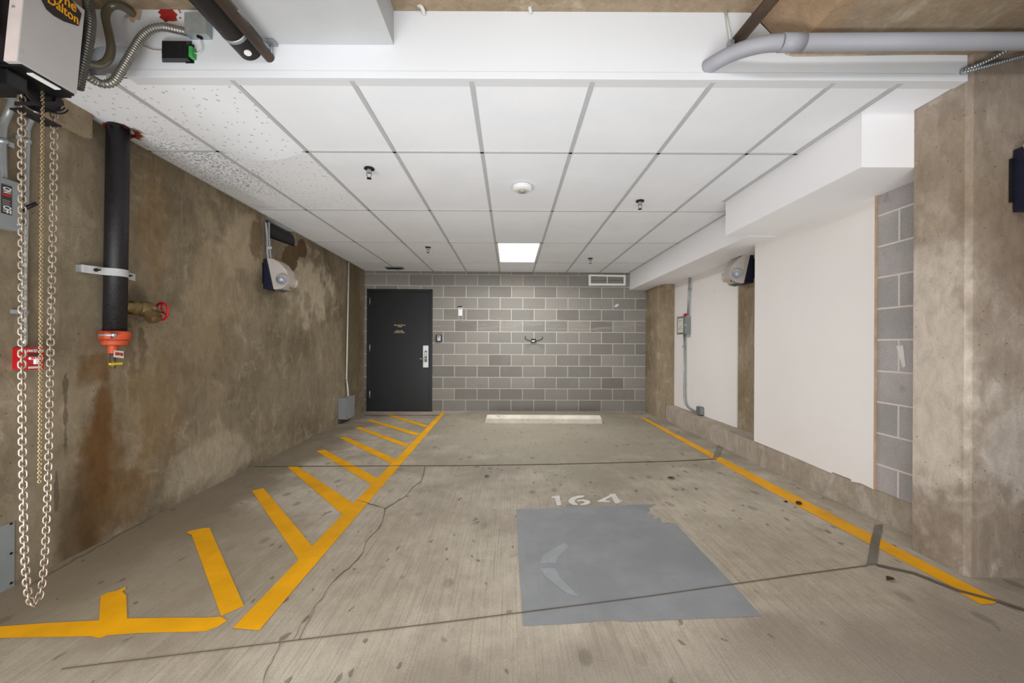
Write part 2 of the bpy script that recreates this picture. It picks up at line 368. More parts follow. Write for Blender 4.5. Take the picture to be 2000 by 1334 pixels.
M['glass'] = nt.out((0.96, 0.96, 0.97, 1), 0.06)
nt = NT('diffuser'); nt.b.inputs['Emission Color'].default_value = (1, 1, 1, 1); nt.b.inputs['Emission Strength'].default_value = 1.6
M['diffuser'] = nt.out((0.9, 0.9, 0.9, 1), 0.5)
M['dark'] = plain('dark_cavity', (26, 24, 22), 0.9, 0, 0.1)


# ------------------------------------------------------------------ mesh helpers
def BM(): return bmesh.new()


def box(bm, lo, hi, bev=0.0):
    lo, hi = Vector(lo), Vector(hi)
    r = bmesh.ops.create_cube(bm, size=1.0, matrix=Matrix.Translation((lo + hi) / 2) @ Matrix.Diagonal((*(hi - lo), 1)))
    if bev > 0:
        es = list({e for v in r['verts'] for e in v.link_edges})
        bmesh.ops.bevel(bm, geom=es, offset=bev, segments=2, affect='EDGES', profile=0.6)
    return bm


def fbox(bm, o, ex, ey, ez, bev=0.0):
    """box from a corner and three edge vectors"""
    o, ex, ey, ez = Vector(o), Vector(ex), Vector(ey), Vector(ez)
    m = Matrix(((ex.x, ey.x, ez.x, 0), (ex.y, ey.y, ez.y, 0), (ex.z, ey.z, ez.z, 0), (0, 0, 0, 1)))
    c = o + (ex + ey + ez) / 2
    r = bmesh.ops.create_cube(bm, size=1.0, matrix=Matrix.Translation(c) @ m)
    if bev > 0:
        es = list({e for v in r['verts'] for e in v.link_edges})
        bmesh.ops.bevel(bm, geom=es, offset=bev, segments=2, affect='EDGES', profile=0.6)
    return bm


def prism(bm, pts, vec, bev=0.0):
    vec = Vector(vec)
    a = [bm.verts.new(Vector(p)) for p in pts]; b = [bm.verts.new(Vector(p) + vec) for p in pts]
    n = len(pts); fs = [bm.faces.new(a), bm.faces.new(list(reversed(b)))]
    for i in range(n): fs.append(bm.faces.new((a[i], b[i], b[(i + 1) % n], a[(i + 1) % n])))
    bmesh.ops.recalc_face_normals(bm, faces=fs)
    if bev > 0:
        es = list({e for f in fs for e in f.edges})
        bmesh.ops.bevel(bm, geom=es, offset=bev, segments=2, affect='EDGES', profile=0.6)
    return bm


def ring_frames(pts, closed=False):
    n = len(pts); T = []
    for i in range(n):
        a = pts[(i - 1) % n] if (closed or i > 0) else pts[i]
        b = pts[(i + 1) % n] if (closed or i < n - 1) else pts[i]
        T.append((b - a).normalized())
    ref = Vector((0, 0, 1)) if abs(T[0].z) < 0.9 else Vector((1, 0, 0))
    nrm = (ref - T[0] * ref.dot(T[0])).normalized(); out = []
    for i in range(n):
        nrm = (nrm - T[i] * nrm.dot(T[i])).normalized()
        out.append((T[i], nrm, T[i].cross(nrm)))
    return out


def tube(bm, pts, r, seg=12, closed=False, cap=True):
    pts = [Vector(p) for p in pts]; rr = r if callable(r) else (lambda i: r)
    fr = ring_frames(pts, closed); rings = []
    for i, p in enumerate(pts):
        _, a, b = fr[i]
        rings.append([bm.verts.new(p + (a * math.cos(2 * PI * k / seg) + b * math.sin(2 * PI * k / seg)) * rr(i)) for k in range(seg)])
    m = len(pts)
    for i in range(m if closed else m - 1):
        A, B = rings[i], rings[(i + 1) % m]
        for k in range(seg):
            f = bm.faces.new((A[k], A[(k + 1) % seg], B[(k + 1) % seg], B[k])); f.smooth = True
    if cap and not closed:
        bm.faces.new(list(reversed(rings[0]))); bm.faces.new(rings[-1])
    return bm


def lathe(bm, prof, o, axis, seg=24):
    """prof: (radius, height along axis) pairs"""
    o, ax = Vector(o), Vector(axis).normalized()
    ref = Vector((0, 0, 1)) if abs(ax.z) < 0.9 else Vector((1, 0, 0))
    a = (ref - ax * ref.dot(ax)).normalized(); b = ax.cross(a); rings = []
    for r, h in prof:
        r = max(r, 1e-4)
        rings.append([bm.verts.new(o + ax * h + (a * math.cos(2 * PI * k / seg) + b * math.sin(2 * PI * k / seg)) * r) for k in range(seg)])
    for A, B in zip(rings, rings[1:]):
        for k in range(seg): bm.faces.new((A[k], A[(k + 1) % seg], B[(k + 1) % seg], B[k]))
    bm.faces.new(list(reversed(rings[0]))); bm.faces.new(rings[-1])
    bmesh.ops.recalc_face_normals(bm, faces=bm.faces[:])
    return bm


def smooth_path(pts, n=8, closed=False):
    pts = [Vector(p) for p in pts]; out = []; m = len(pts)
    for i in range(m if closed else m - 1):
        if closed: p0, p1, p2, p3 = pts[i - 1], pts[i], pts[(i + 1) % m], pts[(i + 2) % m]
        else: p0, p1, p2, p3 = pts[max(i - 1, 0)], pts[i], pts[i + 1], pts[min(i + 2, m - 1)]
        for k in range(n):
            t = k / n
            out.append(0.5 * ((2 * p1) + (p2 - p0) * t + (2 * p0 - 5 * p1 + 4 * p2 - p3) * t * t + (3 * p1 - p0 - 3 * p2 + p3) * t ** 3))
    if not closed: out.append(pts[-1])
    return out


def resample(pts, step):
    out = [pts[0].copy()]; acc = 0.0
    for a, b in zip(pts, pts[1:]):
        L = (b - a).length; d = step - acc
        while d <= L:
            out.append(a + (b - a) * (d / L)); d += step
        acc = (acc + L) % step
    return out


W = {}


def mesh_of(name, bm, mat):
    me = bpy.data.meshes.new(name); bm.to_mesh(me); bm.free(); me.materials.append(mat); return me


def obj(name, bm, mat, parent=None, local=False, label=None, smooth=None):
    inv = W[parent.name].inverted() if (parent is not None and not local) else None
    if inv is not None: bmesh.ops.transform(bm, matrix=inv, verts=bm.verts)
    if smooth is not None:
        for f in bm.faces: f.smooth = True
        for e in bm.edges:
            if len(e.link_faces) == 2 and e.calc_face_angle(0) > smooth: e.smooth = False
    o = bpy.data.objects.new(name, mesh_of(name, bm, mat)); COL.objects.link(o)
    if parent is not None: o.parent = parent; W[o.name] = W[parent.name]
    else: W[o.name] = Matrix.Identity(4)
    if label: o['label'] = label
    return o


def tag(o, label, cat, group=None):
    o['label'] = label; o['category'] = cat
    if group: o['group'] = group
    return o


def thing(name, label, cat, loc, rotz=0.0, group=None):
    o = bpy.data.objects.new(name, None); COL.objects.link(o); o.empty_display_size = 0.05
    o.location = loc; o.rotation_euler = (0, 0, rotz)
    W[o.name] = Matrix.Translation(loc) @ Matrix.Rotation(rotz, 4, 'Z')
    return tag(o, label, cat, group)


def struct(name, bm, mat, label, parent=None):
    o = obj(name, bm, mat, parent); o['label'] = label
    if parent is None: o['kind'] = 'structure'; o['category'] = name.split('_')[0]
    return o


def single(name, bm, mat, label, cat, origin, group=None, smooth=None):
    """a thing that is one mesh, with its origin at the given point"""
    origin = Vector(origin); bmesh.ops.translate(bm, verts=bm.verts, vec=-origin)
    o = obj(name, bm, mat, smooth=smooth); o.location = origin; W[o.name] = Matrix.Translation(origin)
    return tag(o, label, cat, group)


def text(name, s, mat, parent, o, xd, yd, size, width=None, depth=0.0006, spacing=0.92):
    cu = bpy.data.curves.new('t', 'FONT'); cu.body = s; cu.size = 1.0; cu.align_x = 'CENTER'; cu.align_y = 'CENTER'
    cu.extrude = 0.02; cu.space_line = spacing; cu.offset = 0.012
    t = bpy.data.objects.new('t', cu); COL.objects.link(t)
    bpy.context.view_layer.update()
    me = bpy.data.meshes.new_from_object(t.evaluated_get(bpy.context.evaluated_depsgraph_get()))
    bpy.data.objects.remove(t)
    bm = BM(); bm.from_mesh(me); bpy.data.meshes.remove(me)
    xs = [v.co.x for v in bm.verts]; wd = max(xs) - min(xs)
    xd, yd = Vector(xd).normalized(), Vector(yd).normalized(); zd = xd.cross(yd).normalized()
    k = (width / wd) if width else size
    for v in bm.verts:
        c = v.co.copy(); v.co = Vector(o) + xd * c.x * k + yd * c.y * size + zd * (c.z * 0.03 + depth)
    return obj(name, bm, mat, parent)


# ================================================================== THE SETTING
# floor
bm = BM(); xs = [-2.9 + 0.2 * i for i in range(30)] + [3.6, 5.0, 7.0]; ys = [-8, -5, -3, -1.5, -0.5] + [0.2 * i for i in range(38)]
xs = [-3.6] + xs
g = [[bm.verts.new((x, y, fz(x, y))) for x in xs] for y in ys]
for j in range(len(ys) - 1):
    for i in range(len(xs) - 1): bm.faces.new((g[j][i], g[j][i + 1], g[j + 1][i + 1], g[j + 1][i]))
floor = struct('floor', bm, M['floor'], 'broom-finished grey concrete floor of the parking stall')


def draped(name, poly, mat, dz, sub=10, label=None):
    """a painted patch laid on the slab: outline given in photo pixels, each edge subdivided"""
    pts = []
    for i, a in enumerate(poly):
        b = poly[(i + 1) % len(poly)]
        k = max(1, int(math.hypot(a[0] - b[0], a[1] - b[1]) / 45))
        for j in range(k): pts.append(Pf(a[0] + (b[0] - a[0]) * j / k, a[1] + (b[1] - a[1]) * j / k, dz))
    bm = BM(); vs = [bm.verts.new(p) for p in pts]; f = bm.faces.new(vs); f.normal_update()
    if f.normal.z < 0: f.normal_flip()
    for ax, ks in ((0, xs), (1, ys)):
        lo, hi = min(p[ax] for p in pts), max(p[ax] for p in pts); nn = Vector((1, 0, 0)) if ax == 0 else Vector((0, 1, 0))
        for k in ks:
            if lo < k < hi: bmesh.ops.bisect_plane(bm, geom=bm.verts[:] + bm.edges[:] + bm.faces[:], plane_co=nn * k, plane_no=nn, dist=1e-6)
    bmesh.ops.triangulate(bm, faces=bm.faces[:])
    for v in bm.verts: v.co.z = fz(v.co.x, v.co.y) + dz
    return obj(name, bm, mat, floor, label=label)


def strip(name, a, b, mat, dz, label=None, n=14):
    """a painted line: its two long edges a0-a1 and b0-b1 in photo pixels"""
    bm = BM(); prev = None
    for i in range(n + 1):
        t = i / n
        p = bm.verts.new(Pf(a[0][0] + (a[1][0] - a[0][0]) * t, a[0][1] + (a[1][1] - a[0][1]) * t, dz))
        q = bm.verts.new(Pf(b[0][0] + (b[1][0] - b[0][0]) * t, b[0][1] + (b[1][1] - b[0][1]) * t, dz))
        if prev: bm.faces.new((prev[0], prev[1], q, p))
        prev = (p, q)
    bmesh.ops.recalc_face_normals(bm, faces=bm.faces[:])
    if bm.faces[:][0].normal.z < 0: bmesh.ops.reverse_faces(bm, faces=bm.faces[:])
    return obj(name, bm, mat, floor, label=label)


def c7(x, y): return (340 + x / 2.668, 760 + y / 2.668)
def c3(x, y): return (x / 3.335, 860 + y / 3.335)
def c5(x, y): return (960 + x / 3.3333, 900 + y / 3.3333)
def c4(x, y): return (1500 + x / 2.668, 740 + y / 2.668)


strip('painted_line', ((861.5, 805.7), (454.3, 1226.6)), ((869.5, 805.7), (506, 1231)), M['yellow'], 0.003, 'long yellow line edging the hatched strip by the left wall')
for q in (((1100, 133), (1122, 131), (1325, 190), (1305, 198)), ((1000, 160), (1025, 158), (1285, 233), (1262, 243)),
          ((940, 200), (968, 197), (1230, 290), (1205, 302)), ((860, 252), (895, 248), (1172, 372), (1135, 390)),
          ((740, 322), (785, 315), (1072, 470), (1025, 495)), ((590, 405), (640, 400), (948, 604), (880, 655)),
          ((405, 530), (465, 515), (724, 822), (650, 890)), ((90, 755), (185, 722), (365, 1130), (245, 1182))):
    a, b, c, d = [c7(*k) for k in q]
    strip('hatch_stripe', (a, d), (b, c), M['yellow'], 0.0018, 'short yellow hatch stripe')
draped('hatch_stripe', [c7(62, 750), c7(80, 738), c7(150, 724), c7(185, 722), c7(188, 732), c7(98, 760)], M['yellow'], 0.0022)
draped('cross_line', [c3(-400, 1225), c3(0, 1212), c3(300, 1190), c3(640, 1172), c3(830, 1160), c3(1130, 1155), c3(1334, 1155), c3(1440, 1148), c3(1480, 1175), c3(1415, 1215),
                      c3(1334, 1244), c3(900, 1255), c3(700, 1270), c3(650, 1288), c3(590, 1276), c3(0, 1287), c3(-400, 1292)], M['yellow'], 0.0014, label='yellow band across the hatched strip near the camera')
draped('short_stripe', [c3(645, 1176), c3(655, 1015), c3(700, 992), c3(765, 978), c3(818, 954), c3(820, 968), c3(795, 985), c3(822, 1010), c3(828, 1166)], M['yellow'], 0.0022, label='stub of yellow paint rising from the near band')
strip('painted_line', ((1250, 815), (1500, 957)), ((1256.5, 815), (1500, 940.5)), M['yellow'], 0.002, 'thin yellow line along the right curb')
strip('painted_line', ((1500, 957), (1699, 1063)), ((1500, 940.5), (1703, 1044)), M['yellow'], 0.002)
strip('painted_line', ((1714, 1070), (1866, 1149)), ((1717, 1051), (1950, 1172)), M['yellow'], 0.002)
draped('painted_line', [(1868, 1153), (1912, 1163), (1948, 1174), (1942, 1179), (1915, 1180), (1890, 1166)], M['yellow'], 0.002)
draped('painted_square', [c5(160, 315), c5(560, 300), c5(1000, 283), c5(1075, 284), c5(1020, 308), c5(1035, 322), c5(1010, 345), c5(1060, 352), c5(1050, 382), c5(1100, 366), c5(1105, 400),
                          c5(1200, 410), c5(1340, 560), c5(1560, 790), c5(1757, 1010), c5(1500, 1022), c5(900, 1048), c5(780, 1036), c5(500, 1062), c5(203, 1075)],
       M['blue'], 0.0012, label='blue-grey painted square on the stall floor')
arc = [(480, 530), (400, 575), (330, 620), (316, 668), (420, 668), (430, 625), (470, 585), (500, 560)]
draped('faded_symbol', [c5(*p) for p in arc], M['ghost'], 0.002)
draped('faded_symbol', [c5(*p) for p in ((318, 700), (415, 698), (445, 760), (520, 830), (565, 882), (500, 868), (420, 810), (350, 750))], M['ghost'], 0.002)
W1 = M['white_paint']
draped('number_digit', [c5(*p) for p in ((390, 233), (415, 228), (442, 226), (454, 288), (426, 291), (412, 243), (396, 244))], W1, 0.002, label='white stencilled digit 1')
six = draped('number_digit', [c5(*p) for p in ((602, 225), (560, 227), (520, 239), (500, 257), (504, 273), (528, 286), (562, 290), (560, 280), (545, 271), (541, 258), (557, 246), (600, 236))], W1, 0.002, label='white stencilled digit 6')
draped('number_digit', [c5(*p) for p in ((556, 255), (600, 251), (636, 259), (645, 271), (628, 284), (582, 290), (574, 281), (600, 276), (606, 268), (590, 261), (560, 266))], W1, 0.002)
draped('number_digit', [c5(*p) for p in ((688, 262), (772, 222), (790, 228), (738, 257), (770, 261), (772, 269), (694, 268))], W1, 0.002, label='white stencilled digit 4')
draped('number_digit', [c5(*p) for p in ((766, 216), (806, 215), (834, 256), (851, 256), (848, 265), (836, 267), (834, 276), (806, 279), (784, 240))], W1, 0.002)


def groove(name, pts, wpx, mat, dz=0.0032, jit=0.0):
    bm = BM(); prev = None; P = []
    for a, b in zip(pts, pts[1:]):
        k = max(1, int(math.hypot(a[0] - b[0], a[1] - b[1]) / (9 if jit else 40)))
        for j in range(k): P.append((a[0] + (b[0] - a[0]) * j / k, a[1] + (b[1] - a[1]) * j / k))
    P.append(pts[-1])
    for i, (u, v) in enumerate(P):
        a = P[max(i - 1, 0)]; b = P[min(i + 1, len(P) - 1)]
        dx, dy = b[0] - a[0], b[1] - a[1]; L = math.hypot(dx, dy)
        h = wpx / 2 * (random.uniform(0.4, 1.5) if jit else 1)
        o = random.uniform(-jit, jit)
        p = bm.verts.new(Pf(u - dy / L * (h + o), v + dx / L * (h + o), dz)); q = bm.verts.new(Pf(u + dy / L * (h - o), v - dx / L * (h - o), dz))
        if prev: bm.faces.new((prev[0], prev[1], q, p))
        prev = (p, q)
    bmesh.ops.recalc_face_normals(bm, faces=bm.faces[:])
    return obj(name, bm, mat, floor)


M['joint'] = plain('joint_dirt', (112, 102, 88), 0.95, 0, 0.1); M['crack'] = plain('crack_dirt', (126, 115, 100), 0.95, 0, 0.1)
groove('control_joint', [(497, 911), (900, 909), (1080, 906.5), (1308, 900.6), (1400, 896)], 1.2, M['joint'])
groove('control_joint', [(120, 1306), (497, 1260), (900, 1211), (1260, 1165), (1560, 1122), (1694, 1104)], 1.9, M['joint'])
groove('control_joint', [(1712, 1103), (1785, 1119), (1830, 1137), (1875, 1154), (1950, 1174), (2040, 1203)], 4.5, M['joint'])
groove('control_joint', [(712, 810.8), (860, 810.8)], 0.9, M['joint'])
crk = [(1310, 400), (1300, 440), (1285, 485), (1240, 510), (1215, 550), (1170, 580), (1100, 625), (1088, 690), (1050, 740), (1000, 790), (985, 850), (960, 885), (910, 930), (840, 990), (795, 1040), (770, 1090), (735, 1120), (725, 1165)]
groove('crack', [c7(*p) for p in crk], 1.7, M['crack'], jit=1.3)
groove('crack', [c7(*p) for p in ((725, 1165), (690, 1220), (668, 1262), (655, 1305))], 1.4, M['crack'], jit=1.3)
groove('crack', [c7(*p) for p in ((732, 1130), (700, 1180), (650, 1240), (625, 1305))], 1.1, M['crack'], jit=1.3)
groove('crack', [(548, 1256), (535, 1285), (520, 1312), (512, 1340)], 1.6, M['crack'], jit=1.3)
groove('crack', [c7(940, 575), c7(1020, 595), c7(1100, 622)], 1.0, M['crack'], jit=0.8)
groove('crack', [(60, 1140), (150, 1090), (240, 1040), (300, 1008)], 1.6, M['crack'], jit=1.5)
draped('mortar_patch', [c4(555, 762), c4(597, 756), c4(575, 900), c4(566, 966), c4(513, 968), c4(530, 880)], M['patch'], 0.004)
draped('mortar_patch', [(1402, 867), (1413, 868), (1404, 893), (1392, 895)], M['patch'], 0.004)

# left wall with its broken pocket under the ceiling
nk = [(519, 431.5), (522, 463), (577, 482.5), (577, 457)]
npts = [WL(*p) for p in nk]
bm = BM()
out = [lw(-8, -0.05), lw(7.35, -0.05), lw(7.35, ZS), Vector((npts[3].x, npts[3].y, ZS)), npts[3], npts[2], npts[1], npts[0], Vector((npts[0].x, npts[0].y, ZS)), lw(-8, ZS)]
prism(bm, out, -LN * 0.25)
wl = struct('wall_left', bm, M['wall_left'], 'stained brown concrete wall on the left')
a, b = npts[1], npts[2]
bm = BM(); fbox(bm, lw(a.y - 0.2, 1.6, -0.3), LT * 2.3, Vector((0, 0, 1.0)), -LN * 0.05)
obj('pocket_backing', bm, M['dark'], wl)  # dark colour stands in for the shade deep in the pocket
bm = BM(); fbox(bm, lw(-1.0, 2.37, 0.0), LT * ((WL(166, 262).y + 1.0) / LT.y), LN * 0.045, Vector((0, 0, ZS - 2.37)), 0.006)
obj('wall_ledge', bm, M['far_column'], wl)
bm = BM(); p = lw(3.75, 2.395, -0.105); tube(bm, [p, p + LT * 1.6], 0.10, 24)
sp = thing('drain_pipe', 'black pipe hidden in the broken pocket at the top of the left wall', 'pipe', p)
obj('pipe', bm, M['black_pipe'], sp)

# back wall
bm = BM(); prism(bm, [bw(-2.75, -0.05), bw(3.0, -0.05), bw(3.0, ZS), bw(-2.75, ZS)], -BN * 0.2)
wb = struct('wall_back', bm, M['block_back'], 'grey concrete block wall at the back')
q = [WB(u, v, 0.002) for u, v in ((1199, 599), (1203, 594.5), (1207, 593), (1209, 595.5), (1206, 599), (1203, 600))]
bm = BM(); prism(bm, q, BN * 0.001); obj('paint_chip', bm, M['white_paint'], wb)

# right side: curb, near block wall with its white panel, recess with panel, pilaster, far column
bm = BM()
for x, y0, y1 in ((2.42, 2.0, 3.87),): box(bm, (x, y0, -0.05), (x + 0.25, y1, ZC))
wr = struct('wall_right', bm, M['block_right'], 'grey block wall on the right behind the near white panel')
q = [Px(u, v, 2.418) for u, v in ((1751, 676), (1764, 674), (1769, 716), (1763, 718), (1758, 700))]
bm = BM(); prism(bm, q, (-0.001, 0, 0)); obj('paint_chip', bm, M['white_paint'], wr)
bm = BM(); box(bm, (2.66, 3.87, -0.05), (2.9, 7.4, ZC))
struct('wall_recess', bm, M['far_column'], 'brown concrete strip of wall in the right recess')
zs = []
bm = BM(); pb = [(3.885, 0.262), (3.3, 0.258), (2.95, 0.25), (2.945, 0.262), (2.78, 0.262), (2.775, 0.248), (2.70, 0.262), (2.606, 0.255)]
prism(bm, [Vector((2.404, y, z)) for y, z in pb] + [Vector((2.404, 2.606, 2.2)), Vector((2.404, 3.885, 2.2))], (0.014, 0, 0))
pn = struct('wall_panel', bm, M['panel'], 'large white wall panel nearest the camera on the right')
bm = BM(); box(bm, (2.4035, 2.600, 0.255), (2.418, 2.606, 2.2)); obj('raw_edge', bm, M['raw_edge'], pn)
bm = BM(); y0, y1 = Px(1440, 670, 2.65).y, Px(1305.5, 670, 2.65).y
box(bm, (2.645, y0, 0.21), (2.68, y1 + 0.1, 2.2))
struct('wall_panel', bm, M['panel'], 'white wall panel behind the outlet box in the right recess')
c0, c1, c2, c3_, c4_ = Pf(1262, 804), Pf(1283, 815), Pf(1304.5, 821.5), Pf(1312, 822), 0
bm = BM()
poly = [(2.44, 7.3), (2.44, 6.57), (2.50, 6.36), (2.80, 6.36), (2.80, 7.3)]
prism(bm, [Vector((x, y, -0.02)) for x, y in poly], (0, 0, 2.22))
struct('column', bm, M['far_column'], 'brown concrete column in the far right corner')
bm = BM(); poly = [(2.515, 6.36), (2.46, 4.3), (2.412, 3.8), (2.412, 2.19), (2.75, 2.19), (2.75, 6.36)]
prism(bm, [Vector((x, y, -0.02)) for x, y in poly], (0, 0, 0.27))
for v in bm.verts:
    if v.co.z > 0.1: v.co.z = 0.255 if v.co.y < 4 else 0.235
struct('baseboard_right', bm, M['curb'], 'low concrete curb along the right wall')
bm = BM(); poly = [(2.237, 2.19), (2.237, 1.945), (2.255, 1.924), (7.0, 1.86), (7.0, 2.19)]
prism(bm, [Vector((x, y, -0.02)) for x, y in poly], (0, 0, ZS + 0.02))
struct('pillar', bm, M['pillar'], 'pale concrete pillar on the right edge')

# soffits
bm = BM(); box(bm, (1.945, 2.19, 2.195), (2.72, 3.575, ZC + 0.02))
struct('beam', bm, M['soffit'], 'white boxed beam above the near right panel')
bm = BM(); box(bm, (2.145, 3.575, 2.192), (2.72, 7.2, ZC + 0.02))
struct('beam', bm, M['soffit'], 'shallower white boxed beam running to the back wall')

# ceiling: slab over the aisle, beam, column drop, bulkhead, tile ceiling
bm = BM(); box(bm, (-3.6, -8, ZS), (7.0, 7.4, ZS + 0.2))
struct('ceiling_slab', bm, M['slab'], 'bare concrete slab above the aisle')
bm = BM(); prism(bm, [Vector((x, -6.0, z)) for x, z in ((1.17, ZS + 0.01), (1.365, 2.632), (7.0, 2.632), (7.0, ZS + 0.01))], (0, 6.0 + YB, 0))
struct('ceiling_drop', bm, M['slab'], 'thickened concrete slab with sloped side above the pillar')
bm = BM(); box(bm, (-1.205, -6.0, 2.668), (-0.58, YB, ZS + 0.01), 0.004)
struct('beam', bm, M['beam_white'], 'white painted beam overhead at top left')
bm = BM()
xl = -3.2
arcp = [Py(u, v, YB) for u, v in ((247, 136.5), (262, 96), (257, 86), (240, 77), (215, 71), (190, 70), (165, 74), (145, 84), (135, 100), (130, 136.5))]
arcp[0].z = ZC; arcp[-1].z = ZC
outl = [Vector((xl, YB, ZS)), Vector((xl, YB, ZC))] + list(reversed(arcp)) + [Vector((2.236, YB, ZC)), Vector((2.236, YB, 2.632)), Vector((1.365, YB, 2.632)), Vector((1.17, YB, ZS))]
prism(bm, outl, (0, 0.06, 0))
bk = struct('wall_bulkhead', bm, M['drywall'], 'white drywall bulkhead above the front of the tile ceiling')
bm = BM(); x0 = Py(247, 137, YB).x
box(bm, (x0, YB - 0.0025, ZC - 0.002), (2.236, YB + 0.02, ZC + 0.034), 0.0015)
obj('edge_bead', bm, M['drywall'], bk)
bm = BM(); prism(bm, [Vector((-3.0, YB + 0.13, ZC + 0.025)), Vector((-1.7, YB + 0.13, ZC + 0.025)), Vector((-1.7, YB + 0.13, ZS)), Vector((-3.0, YB + 0.13, ZS))], (0, 0.02, 0))
obj('opening_backing', bm, M['drywall'], bk)
spl = [(313, 14), (322, 17), (328, 12), (335, 11), (336, 18), (341, 24), (346, 28), (343, 33), (346, 40), (336, 41), (330, 40), (322, 43), (318, 38), (311, 34), (314, 29), (308, 24), (312, 20)]
bm = BM(); prism(bm, [Py(u, v, YB - 0.003) for u, v in spl], (0, 0.002, 0)); obj('sealant_splash', bm, M['red_paint'], bk, label='red splash of sealant')
for u, v in ((352, 35), (350, 20), (352, 24)):
    bm = BM(); p = Py(u, v, YB - 0.002); lathe(bm, ((0.004, 0), (0.004, 0.001)), p, (0, -1, 0), 8); obj('sealant_splash', bm, M['red_paint'], bk)

GX = [-2.00 + 0.0, -1.39, -0.795, -0.20, 0.402, 1.0, 1.6]
GY = [2.683, 3.85, 5.045, 6.27]
bm = BM(); tw = 0.012


def bar(bm, x0, y0, x1, y1): box(bm, (x0, y0, ZC - 0.001), (x1, y1, ZC + 0.03))


for x in GX: bar(bm, x - tw, YB + 0.02, x + tw, 7.25)
for y in GY: bar(bm, -2.66, y - tw * 0.8, 2.24, y + tw * 0.8)
bar(bm, 1.915, YB + 0.02, 1.945, 3.58); bar(bm, 2.12, 3.575, 2.146, 7.2)
fbox(bm, lw(YB + 0.02, ZC - 0.001, -0.01), LT * 5.4, LN * 0.022, Vector((0, 0, 0.03)))
fbox(bm, bw(-2.65, ZC - 0.001, -0.01), BT * 4.85, BN * 0.025, Vector((0, 0, 0.03)))
ceil = struct('ceiling', bm, M['tbar'], 'suspended ceiling of white tiles in a metal grid')
XE = [-2.66] + GX + [2.236]; YE = [YB + 0.02] + GY + [7.2]
for i in range(len(XE) - 1):
    for j in range(len(YE) - 1):
        if i == 4 and j == 3: continue
        bm = BM(); zz = ZC + 0.006
        x0, x1, y0, y1 = XE[i] + 0.002, XE[i + 1] - 0.002, YE[j] + 0.002, YE[j + 1] - 0.002
        N = 10
        sag = 0.045 if (i == 1 and j == 0) else 0.0
        if sag:
            gg = [[None] * (N + 1) for _ in range(N + 1)]
            for b in range(N + 1):
                for a in range(N + 1):
                    s, t = a / N, b / N
                    d = sag * math.sin(PI * s) * (t ** 1.3 if j == 0 else 1 - t)
                    gg[b][a] = bm.verts.new((x0 + (x1 - x0) * s, y0 + (y1 - y0) * t + (0.05 * math.sin(PI * s) if (t == 1 and j == 0 and i == 1) else 0), zz - d))
            for b in range(N):
                for a in range(N):
                    f = bm.faces.new((gg[b][a], gg[b + 1][a], gg[b + 1][a + 1], gg[b][a + 1])); f.smooth = True   # faces down
            bot = bm.faces[:]
            tops = [bm.verts.new(v.co + Vector((0, 0, 0.015))) for v in (gg[0][0], gg[0][N], gg[N][N], gg[N][0])]
            bm.faces.new(tops)
        else:
            box(bm, (x0, y0, zz), (x1, y1, zz + 0.015))
        obj('ceiling_tile', bm, M['tile_spots'] if (i <= 1 and j <= 1) else M['tile'], ceil)

# door
dl, dr = WB(717, 700).x, WB(844.5, 700).x; dt = WB(780, 565).z
bm = BM(); fw = 0.047
for x0, x1, z0, z1 in ((dl, dl + fw, 0, dt), (dr - fw, dr, 0, dt), (dl, dr, dt - fw, dt)):
    fbox(bm, bw(x0, z0, -0.05), BT * ((x1 - x0) / BT.x), BN * 0.075, Vector((0, 0, z1 - z0)), 0.003)
dr_o = struct('door_1', bm, M['door'], 'black steel door in the back wall')
bm = BM(); fbox(bm, bw(dl + fw, 0.012, -0.03), BT * (dr - dl - 2 * fw), BN * 0.042, Vector((0, 0, dt - fw - 0.014)), 0.002)
obj('door_leaf', bm, M['door'], dr_o)
bm = BM(); fbox(bm, bw(dl - 0.01, 0.0, 0.0), BT * (dr - dl + 0.02), BN * 0.03, Vector((0, 0, 0.012))); obj('threshold', bm, M['black_metal'], dr_o)
for v in (588, 679, 770):
    bm = BM(); p = WB(722, v, 0.012); tube(bm, [p - Vector((0, 0, 0.062)), p + Vector((0, 0, 0.062))], 0.009, 10); obj('hinge', bm, M['zinc'], dr_o)
pl = [WB(u, v, 0.013) for u, v in ((826.5, 717.5), (836.8, 717.5), (836.8, 675), (826.5, 675))]
bm = BM(); prism(bm, pl, BN * 0.014, 0.003); lk = obj('lock_plate', bm, M['white_plastic'], dr_o, label='white lock plate')
bm = BM(); prism(bm, [WB(u, v, 0.027) for u, v in ((829.5, 707), (834.3, 707), (834.3, 685), (829.5, 685))], BN * 0.006, 0.002); ins = obj('card_reader', bm, M['grey_dark'], lk)
bm = BM(); prism(bm, [WB(u, v, 0.033) for u, v in ((830.6, 696), (833.2, 696), (833.2, 687.5), (830.6, 687.5))], BN * 0.003); obj('reader_window', bm, M['white_plastic'], lk)
bm = BM(); p = WB(832.5, 700.5, 0.03); tube(bm, [p, p + BN * 0.045], 0.012, 12); tube(bm, smooth_path([p + BN * 0.045, WB(826, 700.5, 0.08), WB(819, 701, 0.078)], 5), 0.009, 12)
obj('handle', bm, M['zinc'], lk)
up = Vector((0, 0, 1))
text('door_lettering', 'MAIN ELECTRICAL\nROOM', M['gold_ink'], dr_o, WB(781, 636.6, 0.013), BT, up, 0.030, 0.20, spacing=0.85)
text('door_lettering', 'FIRE ALARM\nCONTROL PANEL', M['gold_ink'], dr_o, WB(780, 648, 0.013), BT, up, 0.030, 0.19, spacing=0.85)

